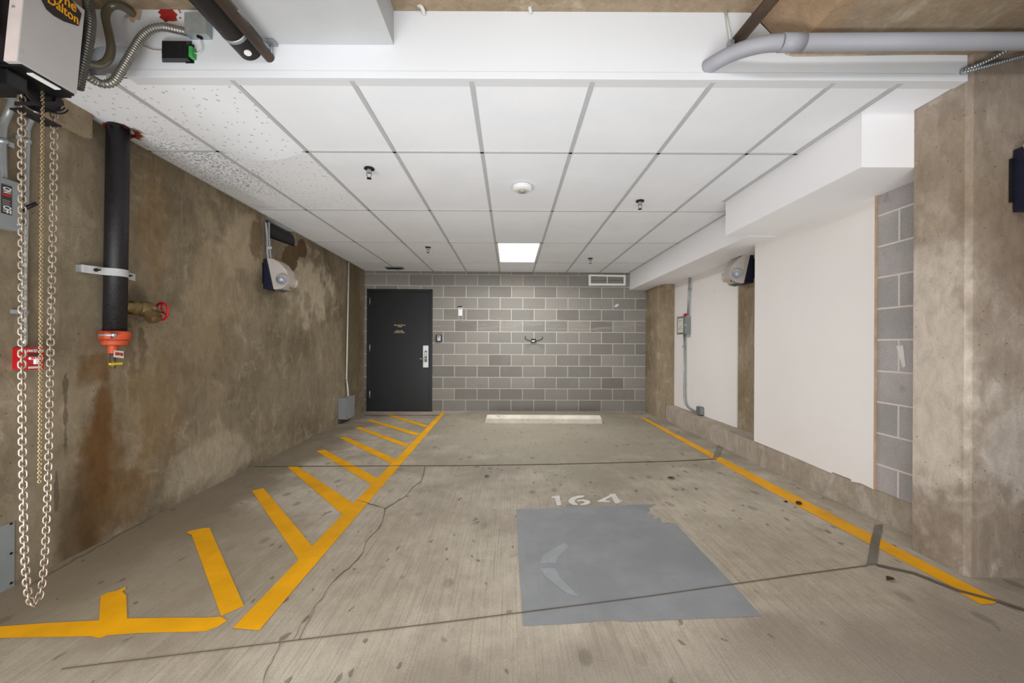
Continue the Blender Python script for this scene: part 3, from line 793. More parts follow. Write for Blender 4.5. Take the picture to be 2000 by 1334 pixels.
# ================================================================== THINGS ON THE BACK WALL
p = WB(857.5, 661)
t = thing('key_lockbox', 'small grey and black key lockbox on the block wall right of the door', 'lockbox', p)
bm = BM(); prism(bm, [WB(u, v) for u, v in ((852, 668), (863, 668), (863, 654), (852, 654))], BN * 0.03, 0.008); obj('body', bm, M['black'], t)
bm = BM(); prism(bm, [WB(u, v, 0.028) for u, v in ((853.8, 666.2), (860.8, 666.2), (860.8, 655), (853.8, 655))], BN * 0.012, 0.006); dd = obj('cover', bm, M['zinc'], t)
bm = BM(); prism(bm, [WB(u, v, 0.04) for u, v in ((855, 659), (859, 659), (859, 656.5), (855, 656.5))], BN * 0.004); obj('dial', bm, M['grey_dark'], t)

t = thing('sign_holder', 'small white notice with red heading hung on the block wall', 'sign', WB(899, 612))
bm = BM(); prism(bm, [WB(u, v) for u, v in ((895, 617), (903.2, 617), (903.2, 600.5), (895, 600.5))], BN * 0.012, 0.002); cdp = obj('card', bm, M['white_plastic'], t)
bm = BM(); prism(bm, [WB(u, v) for u, v in ((894.6, 600.8), (902.6, 600.8), (902.6, 598), (894.6, 598))], BN * 0.02, 0.002); obj('top_clip', bm, M['black'], t)
bm = BM(); tube(bm, [WB(u, v, 0.006) for u, v in ((895.3, 616), (895.3, 625), (903, 625), (903, 616))], 0.003, 8); obj('wire_frame', bm, M['white_plastic'], t)
bm = BM()
for u in (896.5, 898.5, 900.5): prism(bm, [WB(u + a, v, 0.012) for a, v in ((0, 603.8), (1.4, 603.8), (1.4, 602), (0, 602))], BN * 0.001)
obj('heading', bm, M['red'], t)

t = thing('bike_hook', 'black two-armed storage hook on the middle of the block wall', 'hook', WB(1042, 665))
bm = BM(); prism(bm, [WB(u, v) for u, v in ((1037, 668.8), (1046.2, 668.8), (1046.2, 661.8), (1037, 661.8))], BN * 0.04, 0.004); bd = obj('bracket', bm, M['black'], t)
bm = BM(); prism(bm, [WB(u, v, 0.04) for u, v in ((1038.6, 667), (1044.6, 667), (1044.6, 665), (1038.6, 665))], BN * 0.003); obj('label_plate', bm, M['white_plastic'], bd)
for pts in (((1037.5, 666.8), (1027, 663), (1026.2, 656.8)), ((1046, 666.6), (1057.5, 663.2), (1060, 657.8))):
    bm = BM(); q = [WB(*pts[0], 0.03), WB(*pts[1], 0.13), WB(*pts[2], 0.15)]; tube(bm, smooth_path(q, 6), 0.007, 10); obj('arm', bm, M['black'], t)

t = thing('air_grille', 'white louvred air grille high on the block wall beside the beam', 'vent', WB(1186, 557))
cs = [(1149.5, 557.8), (1221.5, 558), (1221.5, 537.4), (1149.5, 536.4)]
ins_ = [(1153.5, 554), (1217.5, 554.2), (1217.5, 541), (1153.5, 540)]
bm = BM()
for i in range(4):
    j = (i + 1) % 4; prism(bm, [WB(*cs[i]), WB(*cs[j]), WB(*ins_[j]), WB(*ins_[i])], BN * 0.015)
obj('frame', bm, M['white_plastic'], t)
bm = BM(); prism(bm, [WB(u, v, 0.001) for u, v in ins_], BN * 0.001); obj('dark_duct', bm, M['dark'], t)
for k in range(6):
    v = 541.4 + k * 2.25; bm = BM(); prism(bm, [WB(1153.5, v + 0.9, 0.003), WB(1217.5, v + 1, 0.003), WB(1217.5, v + 0.2, 0.014), WB(1153.5, v + 0.1, 0.014)], Vector((0, 0, 0.003))); obj('louvre', bm, M['ivory'], t)
bm = BM(); fbox(bm, WB(1185, 554, 0.006), BT * 0.012, BN * 0.009, Vector((0, 0, 0.13))); obj('mullion', bm, M['white_plastic'], t)

# wheel stop
x0, x1, yy = Pf(947, 827).x, Pf(1176.5, 827).x, Pf(1060, 827).y
prof = [(0, 0), (0.004, 0.068), (0.045, 0.112), (0.105, 0.112), (0.146, 0.068), (0.15, 0)]
bm = BM(); n = 10; rings = []
for i in range(n + 1):
    x = x0 + (x1 - x0) * i / n; e = 0.028 if i in (0, n) else 0
    s = 1 if i == 0 else -1
    rings.append([bm.verts.new((x + s * (e * z / 0.112), yy + y, z)) for y, z in prof])
for A, B in zip(rings, rings[1:]):
    for k in range(len(prof) - 1): bm.faces.new((A[k], B[k], B[k + 1], A[k + 1]))
bm.faces.new(rings[0]); bm.faces.new(rings[-1]); bmesh.ops.recalc_face_normals(bm, faces=bm.faces[:])
single('wheel_stop', bm, M['wheel_stop'], 'long pale concrete wheel stop lying in front of the block wall', 'wheel stop', ((x0 + x1) / 2, yy, 0))

# ================================================================== CEILING FITTINGS
t = thing('ceiling_light', 'lit rectangular troffer lamp set in the tile ceiling', 'light', (0.1, 5.66, ZC))
X0, X1, Y0, Y1 = GX[3] + tw, GX[4] - tw, GY[2] + tw, GY[3] - tw
bm = BM()
for a in ((X0, Y0, X0 + 0.02, Y1), (X1 - 0.02, Y0, X1, Y1), (X0, Y0, X1, Y0 + 0.02), (X0, Y1 - 0.02, X1, Y1)): box(bm, (a[0], a[1], ZC - 0.002), (a[2], a[3], ZC + 0.05))
obj('frame', bm, M['white_plastic'], t)
bm = BM(); box(bm, (X0 + 0.018, Y0 + 0.018, ZC + 0.004), (X1 - 0.018, Y1 - 0.018, ZC + 0.01)); obj('diffuser', bm, M['diffuser'], t)

p = Pz(1020, 364, ZC)
t = thing('smoke_detector', 'round white smoke detector on the tile ceiling', 'smoke detector', p)
bm = BM(); lathe(bm, ((0.084, 0), (0.086, -0.012), (0.08, -0.03), (0.062, -0.04)), p, (0, 0, 1), 36); obj('housing', bm, M['white_plastic'], t, smooth=0.6)
bm = BM(); lathe(bm, ((0.06, -0.039), (0.055, -0.043)), p, (0, 0, 1), 30); obj('vent_ring', bm, M['ivory'], t)
bm = BM(); lathe(bm, ((0.032, -0.042), (0.03, -0.052), (0.02, -0.055)), p, (0, 0, 1), 24); obj('sensor_cap', bm, M['zinc'], t)

spk = [((721, 329), 'fire sprinkler nearest on the left of the smoke detector'), ((1250, 392.5), 'fire sprinkler on the tile right of the smoke detector'),
       ((836, 483), 'small fire sprinkler on the ceiling in front of the black door'), ((1153, 505), 'farthest fire sprinkler, near the white air grille')]
sp0 = thing('fire_sprinkler', spk[0][1], 'sprinkler', (0, 0, 0), 0, 'ceiling sprinklers')
bm = BM(); lathe(bm, ((0.036, 0.0), (0.037, -0.006), (0.026, -0.009)), (0, 0, 0), (0, 0, 1), 24); obj('escutcheon', bm, M['black_metal'], sp0, True)
bm = BM(); lathe(bm, ((0.016, -0.006), (0.02, -0.02), (0.02, -0.032), (0.012, -0.036)), (0, 0, 0), (0, 0, 1), 12); obj('head_body', bm, M['zinc'], sp0, True)
bm = BM()
for s in (-1, 1): tube(bm, smooth_path([(0.014 * s, 0, -0.034), (0.018 * s, 0, -0.05), (0.004 * s, 0, -0.07)], 4), 0.003, 8)
obj('yoke', bm, M['grey_dark'], sp0, True)
bm = BM(); lathe(bm, ((0.006, -0.068), (0.018, -0.073), (0.018, -0.076)), (0, 0, 0), (0, 0, 1), 16); obj('deflector', bm, M['black_metal'], sp0, True)
sp0.location = Pz(*spk[0][0], ZC); bpy.context.view_layer.update()


def dup(root, loc, rotz, label):
    r = root.copy(); COL.objects.link(r); r.location = loc; r.rotation_euler = (0, 0, rotz); r['label'] = label
    for ch in list(root.children):
        c = ch.copy(); COL.objects.link(c); c.parent = r
        for gch in list(ch.children):
            d = gch.copy(); COL.objects.link(d); d.parent = c
    return r


for (uv, lab) in spk[1:]: dup(sp0, Pz(*uv, ZC), random.uniform(0, 0.6), lab)

t = thing('ceiling_diffuser', 'thin dark air slot in the ceiling corner above the door', 'vent', Pz(770, 523, ZC))
q0, q1 = Pz(751, 521.5, ZC), Pz(790, 525, ZC)
bm = BM(); box(bm, (q0.x, q1.y, ZC - 0.012), (q1.x, q0.y, ZC), 0.003); obj('frame', bm, M['grey_dark'], t)
for k in range(3):
    y = q1.y + (q0.y - q1.y) * (0.2 + 0.25 * k); bm = BM(); box(bm, (q0.x + 0.02, y, ZC - 0.016), (q1.x - 0.02, y + (q0.y - q1.y) * 0.12, ZC - 0.012)); obj('slot', bm, M['dark'], t)


# ================================================================== EMERGENCY LIGHTS
def emergency(loc, rotz, label):
    """local axes: y comes out of the wall, z up"""
    t = thing('emergency_light', label, 'emergency light', loc, rotz, 'twin-lamp emergency lights'); L = True; hw = 0.11
    bm = BM(); prism(bm, [Vector((-hw, y, z)) for y, z in ((0.0, -0.15), (0.0, 0.155), (0.035, 0.155), (0.10, -0.15))], (2 * hw, 0, 0), 0.006); bb = obj('back_box', bm, M['navy'], t, L)
    bm = BM(); box(bm, (-hw - 0.015, -0.002, -0.10), (hw + 0.015, 0.008, 0.11)); obj('mounting_plate', bm, M['black'], t, L)
    prof = ((0.036, 0.165), (0.10, 0.155), (0.155, 0.12), (0.215, 0.045), (0.235, -0.03), (0.225, -0.09), (0.17, -0.145), (0.105, -0.155))
    bm = BM(); a = [Vector((-hw - 0.004, y, z)) for y, z in prof]; prism(bm, a, (2 * hw + 0.008, 0, 0))
    for v in bm.verts: v.co.x *= 1.0 - 0.42 * clamp((v.co.y - 0.10) / 0.135)
    bmesh.ops.bevel(bm, geom=bm.edges[:], offset=0.007, segments=2, affect='EDGES', profile=0.6)
    cv = obj('cover', bm, M['light_grey'], t, L)
    for s in (-1, 1):
        c = Vector((s * 0.086, 0.168, -0.05)); ax = Vector((s * 0.84, 0.52, -0.15)).normalized()
        bm = BM(); c = c + ax * 0.012; lathe(bm, ((0.050, -0.03), (0.054, 0.03), (0.054, 0.042), (0.049, 0.045), (0.048, 0.034)), c, ax, 28); hd = obj('lamp_head', bm, M['light_grey'], t, L, smooth=0.5)
        bm = BM(); lathe(bm, ((0.048, 0.036), (0.032, 0.0355), (0.012, 0.0352)), c, ax, 28); obj('reflector', bm, M['silver'], hd, L)
        bm = BM(); lathe(bm, ((0.016, 0.036), (0.016, 0.046), (0.008, 0.05)), c, ax, 16); obj('bulb', bm, M['white_plastic'], hd, L)
        bm = BM(); lathe(bm, ((0.049, 0.0445), (0.04, 0.05), (0.02, 0.054), (0.001, 0.055)), c, ax, 28); obj('lens', bm, M['glass'], hd, L, smooth=1.0)
    for k in range(5):
        bm = BM(); box(bm, (-0.075, 0.10 + k * 0.016, -0.166 + 0.003 * k), (0.075, 0.106 + k * 0.016, -0.138)); obj('vent_fin', bm, M['grey_dark'], cv, L)
    bm = BM(); lathe(bm, ((0.009, 0), (0.009, 0.012)), (-0.03, 0.20, -0.115), (0, 0.5, -1), 12); obj('test_button', bm, M['red'], cv, L)
    bm = BM(); lathe(bm, ((0.008, 0), (0.008, 0.012)), (-0.065, 0.185, -0.13), (0, 0.5, -1), 12); obj('status_lamp', bm, M['green'], cv, L)
    return t


p = WL(521, 541); emergency(lw(4.10, p.z + 0.02, 0.0), math.atan2(-LN.x, LN.y), 'twin-lamp emergency light on the stained left wall below the broken pocket')
emergency(Vector((2.655, 4.42, 1.2 + (675.3 - 525) / F * 4.3)), PI / 2, 'twin-lamp emergency light high in the right recess beneath the beam')
p = Py(1972, 356, 1.92); emergency(Vector((p.x + 0.118, 1.915, p.z + 0.0)), PI, 'navy and grey emergency light on the pillar, cut off by the photo edge')
# bracket pipe carrying the right one
q = Px(1459, 497, 2.55); bm = BM(); q = Vector((2.575, 4.36, 2.19)); tube(bm, [q, q - Vector((0, 0, 0.014))], 0.022, 14); lathe(bm, ((0.05, 0), (0.05, -0.008)), q, (0, 0, 1), 18)
single('pipe_stub', bm, M['conduit'], 'short metal stub between the beam and the right emergency light', 'conduit', q)

# conduits above the left emergency light
for du, lab in ((0, 'left of the two grey conduits dropping to the left emergency light'), (6, 'right of the two grey conduits dropping to the left emergency light')):
    pts = [WL(519 + du, 434, 0.02), WL(521.5 + du * 0.6, 462, 0.02), WL(522 + du * 0.8, 490, 0.025), WL(524.5 + du * 0.7, 514, 0.03)]
    bm = BM(); tube(bm, smooth_path(pts, 5), 0.011, 10); t = thing('conduit', lab, 'conduit', pts[0]); obj('tube', bm, M['conduit'], t)
    bm = BM(); q = WL(523 + du * 0.7, 484, 0.022); tube(bm, [q - Vector((0, 0, 0.012)), q + Vector((0, 0, 0.012))], 0.016, 10); obj('clip', bm, M['white_plastic'], t)

# ================================================================== LEFT WALL, FAR END
pts = [WL(681, 513, 0.018), WL(676.6, 740, 0.018), WL(679.5, 760, 0.05), WL(679.5, 778, 0.075)]
pts = [pts[0], pts[1], WL(678.8, 757, 0.03), WL(680, 777, 0.06)]
t = thing('conduit', 'slim grey conduit running down the left wall beside the black door', 'conduit', pts[-1])
bm = BM(); tube(bm, [pts[0]] + smooth_path(pts[1:], 6), 0.013, 12); obj('tube', bm, M['painted_tube'], t)
for v in (555, 632, 741):
    bm = BM(); q = WL(681 - (v - 513) * 0.0195, v, 0.016); tube(bm, [q - Vector((0, 0, 0.014)), q + Vector((0, 0, 0.014))], 0.017, 10); obj('strap', bm, M['zinc'], t)
dpt = 0.115; na = WL(675.3, 819.5, dpt); nb = WL(675.3, 778.0, dpt); fb = WL(691.8, 812.5, dpt)
y0, y1, z0, z1 = na.y, fb.y, na.z, nb.z
t = thing('junction_box', 'grey metal junction box at the foot of the left wall beside the door', 'junction box', lw((y0 + y1) / 2, z0))
ln = (y1 - y0) / LT.y
bm = BM(); fbox(bm, lw(y0, z0, 0.0), LT * ln, LN * dpt, up * (z1 - z0), 0.004); obj('body', bm, M['grey_box'], t)
bm = BM(); fbox(bm, lw(y0 - 0.004, z0 - 0.006, dpt), LT * (ln + 0.008), LN * 0.006, up * (z1 - z0 + 0.012), 0.002); lid = obj('lid', bm, M['grey_box'], t)
for a in (0.08, 0.92):
    for b in (0.05, 0.5, 0.95):
        bm = BM(); q = lw(y0 + (y1 - y0) * a, z0 + (z1 - z0) * b, dpt + 0.006); lathe(bm, ((0.006, 0), (0.005, 0.003)), q, LN, 8); obj('screw', bm, M['dark'], lid)
bm = BM(); fbox(bm, lw(y0 - 0.012, (z0 + z1) / 2 - 0.015, 0.0), LT * 0.014, LN * 0.03, up * 0.03, 0.002); obj('mounting_tab', bm, M['grey_box'], t)

# ================================================================== RISER PIPE
XP = -2.385
pt, pbm = Px(231, 250, XP), Px(224.5, 655, XP)
t = thing('sprinkler_riser', 'black riser pipe with orange coupling and brass drain valve on the left wall', 'pipe', pbm)
bm = BM(); top = pt + (pt - pbm) * 0.12; tube(bm, [top, pbm], 0.054, 32); obj('pipe', bm, M['black_pipe'], t)
ax = (pt - pbm).normalized()
bm = BM(); lathe(bm, ((0.058, -0.028), (0.070, -0.026), (0.074, -0.004), (0.074, 0.012), (0.068, 0.024), (0.056, 0.026)), pbm, ax, 28)
for s in (-1, 1):
    dvec = Vector((0.45, -0.89, 0)) * s; q = pbm + dvec * 0.072
    fbox(bm, q - dvec * 0.01 - Vector((0.012, 0.006, 0.02)), dvec * 0.042, Vector((0.89, 0.45, 0)) * 0.03, up * 0.036, 0.006)
cp = obj('coupling', bm, M['orange'], t, label='orange grooved pipe coupling', smooth=0.6)
for s in (-1, 1):
    dvec = Vector((0.45, -0.89, 0)) * s; q = pbm + dvec * 0.098; bm = BM(); n2 = Vector((0.89, 0.45, 0))
    tube(bm, [q - n2 * 0.035, q + n2 * 0.04], 0.008, 10); lathe(bm, ((0.012, 0), (0.012, 0.01)), q + n2 * 0.022, n2, 6); obj('bolt', bm, M['zinc'], cp)
bm = BM(); lathe(bm, ((0.03, -0.062), (0.058, -0.058), (0.064, -0.046), (0.062, -0.030), (0.05, -0.026)), pbm, ax, 28); obj('end_cap', bm, M['orange'], t, smooth=0.6)
q = pbm - Vector((0.0, 0.012, 0)); bm = BM(); lathe(bm, ((0.022, -0.108), (0.025, -0.10), (0.025, -0.06)), q, up, 20); obj('reducer', bm, M['orange'], t, smooth=0.6)
bm = BM(); lathe(bm, ((0.014, -0.155), (0.012, -0.106)), q, up, 14); lathe(bm, ((0.016, -0.118), (0.016, -0.110)), q, up, 6); obj('nipple', bm, M['rust_pipe'], t)
bm = BM(); lathe(bm, ((0.010, -0.20), (0.016, -0.185), (0.016, -0.155)), q, up, 12); dv = obj('drain_cock', bm, M['brass'], t)
bm = BM(); fbox(bm, q + Vector((0.005, -0.03, -0.178)), Vector((0.012, 0, 0)), Vector((0, 0.075, 0)), up * 0.014, 0.003); obj('cock_handle', bm, M['yellow_handle'], dv, label='yellow handle')
sg = [Px(u, v, -2.355) for u, v in ((221.5, 697.5), (241, 700), (241, 686), (223, 684))]
bm = BM(); prism(bm, sg, (0.002, 0, 0)); tgp = obj('tag_plate', bm, M['ivory'], t, label='small white tag lettered AUXILIARY DRAIN')
text('tag_lettering', 'AUXILIARY DRAIN', M['red'], tgp, (sg[0] + sg[1] + sg[2] + sg[3]) / 4 + Vector((0.002, 0, 0)), (sg[1] - sg[0]), up, 0.026, 0.048)
# strap around the pipe
zc = Px(228, 534, XP).z; pc = pbm + (pt - pbm) * ((zc - pbm.z) / (pt.z - pbm.z)); path = []
path += [Vector((-2.425, pc.y - 0.155, 0)), Vector((-2.405, pc.y - 0.10, 0)), Vector((-2.388, pc.y - 0.062, 0))]
for k in range(9):
    a = -PI / 2 + 0.25 + k * (PI - 0.5) / 8; path.append(Vector((XP + math.cos(a) * 0.0575, pc.y + math.sin(a) * 0.0575, 0)))
path += [Vector((-2.39, pc.y + 0.064, 0)), Vector((-2.40, pc.y + 0.10, 0)), Vector((-2.415, pc.y + 0.155, 0))]
bm = BM(); vs = []
for p_ in path:
    k = (p_.y - (pc.y - 0.155)) / 0.31
    d_ = Vector((0, 0, zc - 0.022)); vs.append([bm.verts.new(p_ + d_), bm.verts.new(p_ + d_ + up * 0.044)])
for A, B in zip(vs, vs[1:]): bm.faces.new((A[0], B[0], B[1], A[1]))
bmesh.ops.solidify(bm, geom=bm.faces[:], thickness=0.006)
st = obj('strap', bm, M['white_plastic'], t, label='white painted strap', smooth=0.7)
for y in (pc.y - 0.105, pc.y + 0.085):
    bm = BM(); q = Vector((-2.40, y, zc)); lathe(bm, ((0.010, 0), (0.010, 0.012)), q, (1, 0, 0), 6); tube(bm, [q, q + Vector((0.03, 0, 0))], 0.005, 8); obj('strap_bolt', bm, M['black_metal'], st)
bm = BM(); fbox(bm, Vector((-2.455, pc.y - 0.16, zc - 0.02)), Vector((0.03, 0, 0)), Vector((0, 0.012, 0)), up * 0.04, 0.002); obj('standoff', bm, M['zinc'], st)
# brass angle valve
va = Px(252, 600, XP); vb = Px(283, 604, XP + 0.01); vw = Px(316, 608, XP + 0.03)
dv_ = (vw - vb).normalized()
bm = BM(); tube(bm, [pbm + (pt - pbm) * ((va.z - pbm.z) / (pt.z - pbm.z)) + Vector((0, 0.03, 0)), vb], 0.034, 18)
obj('outlet_tee', bm, M['brass'], t)
k_ = 1.35
bm = BM(); lathe(bm, [(r * k_, h * (1.0 if h > 0.03 else k_)) for r, h in ((0.030, -0.062), (0.034, -0.056), (0.034, -0.036), (0.028, -0.030), (0.036, -0.016), (0.040, 0.005), (0.034, 0.026), (0.026, 0.034), (0.026, 0.052), (0.018, 0.062), (0.010, 0.068), (0.008, 0.10))], vb, dv_, 22)
tube(bm, [vb, vb + Vector((0.062, 0.0, -0.058))], 0.038, 18)
vv = obj('valve_body', bm, M['brass'], t, label='brass angle valve', smooth=0.6)
bm = BM(); cax = Vector((0.062, 0, -0.058)).normalized(); lathe(bm, ((0.044, 0.07), (0.044, 0.09), (0.026, 0.092), (0.026, 0.106), (0.012, 0.108)), vb, cax, 18); obj('valve_cap', bm, M['brass'], vv, smooth=0.6)
n_ = Vector((0.27, 0.96, 0)).normalized(); e1 = Vector((n_.y, -n_.x, 0)); R_ = 0.058
bm = BM(); tube(bm, [vw + (e1 * math.cos(a) + up * math.sin(a)) * R_ for a in [2 * PI * k / 28 for k in range(28)]], 0.0075, 10, closed=True)
for a in (PI / 2, PI / 2 + 2.09, PI / 2 + 4.19): tube(bm, [vw, vw + (e1 * math.cos(a) + up * math.sin(a)) * R_], 0.006, 8)
lathe(bm, ((0.012, -0.012), (0.012, 0.01)), vw, n_, 12)
obj('hand_wheel', bm, M['red'], vv, label='red hand wheel')
# torn firestop ring at the ceiling
bm = BM(); pc2 = Vector((XP, pt.y + 0.03, ZC)); ro = []
for k in range(22):
    a = 2 * PI * k / 22; r1 = 0.085 + 0.022 * math.sin(k * 2.7) + 0.012 * math.cos(k * 5.1)
    ro.append((Vector((max(pc2.x + math.cos(a) * 0.052, -2.46), pc2.y + math.sin(a) * 0.052, ZC - 0.004)), Vector((max(pc2.x + math.cos(a) * r1, -2.462), pc2.y + math.sin(a) * r1, ZC - 0.012 - 0.01 * math.sin(k * 1.9)))))
vsr = [(bm.verts.new(a), bm.verts.new(b)) for a, b in ro]
for i in range(22): A, B = vsr[i], vsr[(i + 1) % 22]; bm.faces.new((A[0], B[0], B[1], A[1]))
bmesh.ops.solidify(bm, geom=bm.faces[:], thickness=0.006)
single('firestop_collar', bm, M['firestop'], 'torn orange firestop around the riser pipe at the ceiling', 'sealant', pc2)

# ================================================================== LEFT WALL, NEAR END
# disconnect switch box
d = 0.07; p00, p11 = Px(-14, 449, -2.39), Px(39, 452, -2.39); ztop = Px(38, 360, -2.39).z
y0, y1, z0, z1 = p00.y, p11.y, p11.z, ztop
t = thing('disconnect_switch', 'grey power disconnect box with black label high on the left wall', 'switch box', lw((y0 + y1) / 2, z0))
xw = lw(y0, 0).x
bm = BM(); box(bm, (-2.455, y0, z0), (-2.39, y1, z1), 0.004); obj('enclosure', bm, M['grey_box'], t)
bm = BM(); box(bm, (-2.39, y0 - 0.003, z0 - 0.004), (-2.383, y1 + 0.003, z1 + 0.004), 0.002); cv = obj('cover', bm, M['grey_box'], t)
la, lb_ = Px(2.5, 358, -2.382), Px(23, 421, -2.382)
bm = BM(); box(bm, (-2.383, la.y, lb_.z), (-2.3815, lb_.y, la.z)); lp = obj('label_plate', bm, M['dark_ink'], t, label='black label plate reading ON and OFF')
cy_ = (la.y + lb_.y) / 2
hgt = la.z - lb_.z
yd = Vector((0, -1, 0)); xd = Vector((0, 0, -1))
text('lettering', 'ON', M['white_ink'], lp, (-2.3812, cy_, la.z - hgt * 0.18), Vector((0, 0, -1)), Vector((0, 1, 0)), 0.042, hgt * 0.2)
text('lettering', 'OFF', M['white_ink'], lp, (-2.3812, cy_, lb_.z + hgt * 0.16), Vector((0, 0, -1)), Vector((0, 1, 0)), 0.042, hgt * 0.24)
bm = BM(); box(bm, (-2.3815, la.y + 0.003, (la.z + lb_.z) / 2 + 0.016), (-2.3808, lb_.y - 0.003, (la.z + lb_.z) / 2 + 0.026)); obj('danger_strip', bm, M['red'], lp)
bm = BM(); 
for k in range(4): box(bm, (-2.3815, la.y + 0.004, (la.z + lb_.z) / 2 - 0.006 - k * 0.008), (-2.3809, lb_.y - 0.006 - 0.003 * (k % 2), (la.z + lb_.z) / 2 - 0.003 - k * 0.008))
obj('small_print', bm, M['grey_box'], lp)
bm = BM(); q = Vector((-2.41, y1 + 0.004, z1 - 0.11)); tube(bm, [q, q + Vector((0, 0.03, 0))], 0.016, 12); tube(bm, [q + Vector((0, 0.025, 0)), q + Vector((0.03, 0.055, 0.04))], 0.009, 10); obj('lever', bm, M['black_metal'], t)
for v in (440,):
    bm = BM(); q = Vector((-2.383, y1 - 0.012, z0 + 0.03)); lathe(bm, ((0.008, 0), (0.006, 0.008)), q, (1, 0, 0), 10); obj('latch_screw', bm, M['zinc'], t)
# conduits
pts = [Px(28, 158, -2.2), Px(28, 180, -2.3), Px(20, 212, -2.39), Px(8, 240, -2.425), Px(4, 265, -2.425), Px(4, 300, -2.425), Px(6, 352, -2.42)]
t = thing('conduit', 'thick galvanized conduit entering the top of the disconnect box', 'conduit', pts[-1])
bm = BM(); tube(bm, smooth_path(pts, 5), 0.016, 14); obj('tube', bm, M['conduit'], t)
bm = BM(); q = Px(5, 276, -2.425); tube(bm, [q - up * 0.012, q + up * 0.012], 0.020, 12); box(bm, q + Vector((-0.02, 0.01, -0.012)), q + Vector((0.0, 0.045, 0.012))); obj('strap', bm, M['zinc'], t)
pts = [Px(78, 200, -2.36), Px(66, 225, -2.40), Px(55, 250, -2.425), Px(53, 272, -2.43), Px(50, 400, -2.43), Px(47, 560, -2.43), Px(48, 680, -2.43)]
t = thing('conduit', 'galvanized conduit running down behind the chains to the fire alarm station', 'conduit', pts[-1])
bm = BM(); tube(bm, smooth_path(pts, 5), 0.012, 14); obj('tube', bm, M['conduit'], t)
for v, u in ((276, 53), (610, 47)):
    bm = BM(); q = Px(u, v, -2.43); tube(bm, [q - up * 0.012, q + up * 0.012], 0.016, 12); box(bm, q + Vector((-0.016, -0.045, -0.01)), q + Vector((0.0, -0.01, 0.01))); obj('strap', bm, M['zinc'], t)
# fire alarm pull station
XF = -2.375; a0, a1 = Px(50, 722, XF), Px(83.5, 722, XF); zt_ = Px(50, 679, XF).z
t = thing('fire_alarm_station', 'red fire alarm pull station on the left wall behind the chains', 'fire alarm', lw((a0.y + a1.y) / 2, a0.z))
bm = BM(); box(bm, (lw(a0.y, 0).x, a0.y, a0.z), (XF - 0.004, a1.y, zt_), 0.004); obj('back_box', bm, M['red'], t)
bm = BM(); box(bm, (XF - 0.004, a0.y - 0.002, a0.z - 0.002), (XF + 0.004, a1.y + 0.002, zt_ + 0.002), 0.002); fp = obj('front_plate', bm, M['red'], t)
cy2 = (a0.y + a1.y) / 2; H_ = zt_ - a0.z; Wd = a1.y - a0.y; xf = XF + 0.004
YD = Vector((0, 1, 0))
text('lettering', 'FIRE', M['white_ink'], fp, (xf, a0.y + Wd * 0.2, zt_ - H_ * 0.15), YD, up, 0.016, Wd * 0.32)
text('lettering', 'ALARM', M['white_ink'], fp, (xf, a1.y - Wd * 0.22, zt_ - H_ * 0.15), YD, up, 0.016, Wd * 0.4)
bm = BM(); lathe(bm, ((0.009, 0), (0.009, 0.004), (0.004, 0.006)), (xf, cy2, zt_ - H_ * 0.14), (1, 0, 0), 14); obj('key_lock', bm, M['zinc'], fp)
bm = BM(); box(bm, (xf - 0.001, a0.y + Wd * 0.1, zt_ - H_ * 0.36), (xf + 0.0005, a1.y - Wd * 0.15, zt_ - H_ * 0.26)); obj('slot', bm, M['dark_ink'], fp)
bm = BM(); box(bm, (xf, a0.y + Wd * 0.12, zt_ - H_ * 0.55), (xf + 0.008, a1.y - Wd * 0.12, zt_ - H_ * 0.44), 0.001); box(bm, (xf, cy2 - 0.007, zt_ - H_ * 0.76), (xf + 0.01, cy2 + 0.007, zt_ - H_ * 0.5), 0.001); hp = obj('pull_handle', bm, M['white_plastic'], t, label='white T-shaped pull handle')
text('lettering', 'PULL DOWN', M['red'], hp, (xf + 0.008, cy2, zt_ - H_ * 0.495), YD, up, 0.011, Wd * 0.62)
bm = BM(); box(bm, (xf, a0.y + Wd * 0.1, a0.z + H_ * 0.04), (xf + 0.001, a1.y - Wd * 0.12, a0.z + H_ * 0.13)); obj('label_strip', bm, M['ivory'], fp)
# steel plate low on the wall
a, b, c_ = WL(27, 1018), WL(27, 1147), WL(-40, 1005)
t = thing('cover_plate', 'grey steel plate with black screws low on the left wall at the photo edge', 'plate', lw(a.y - 0.1, b.z))
bm = BM(); fbox(bm, lw(a.y - 0.25, b.z, 0.0), LT * 0.25, LN * 0.006, up * (a.z - b.z), 0.002); pp = obj('plate', bm, M['grey_box'], t)
for v in (1022, 1080, 1138):
    bm = BM(); q = WL(21.5, v + 1, 0.006); lathe(bm, ((0.006, 0), (0.004, 0.004)), q, LN, 10); obj('screw', bm, M['dark'], pp)

# ================================================================== DOOR OPERATOR AND CHAINS
XO = -1.75
ba, bb_ = Px(34, 119, XO), Px(150, 185, XO); ta, tb = Px(48, -12, XO), Px(166, 20, XO)
ztp = tb.z; t = thing('door_operator', 'grey roll-up door operator with yellow lettering at the top left corner', 'door opener', (XO - 0.15, (ba.y + bb_.y) / 2, ba.z))
lean = (tb.y - bb_.y)
pf = [Vector((XO, ba.y, ba.z)), Vector((XO, bb_.y, bb_.z)), Vector((XO, tb.y, ztp)), Vector((XO, ba.y + lean * 0.9, ztp))]
bm = BM(); prism(bm, pf, (-0.05, 0, 0), 0.002); hs = obj('housing', bm, M['housing'], t)
bm = BM(); prism(bm, [pf[0] + Vector((-0.002, -0.001, 0)), pf[3] + Vector((-0.002, -0.001, 0)), pf[3] + Vector((-0.048, -0.001, 0)), pf[0] + Vector((-0.048, -0.001, 0))], (0, 0.003, 0)); fl = obj('flange', bm, M['flange'], hs)
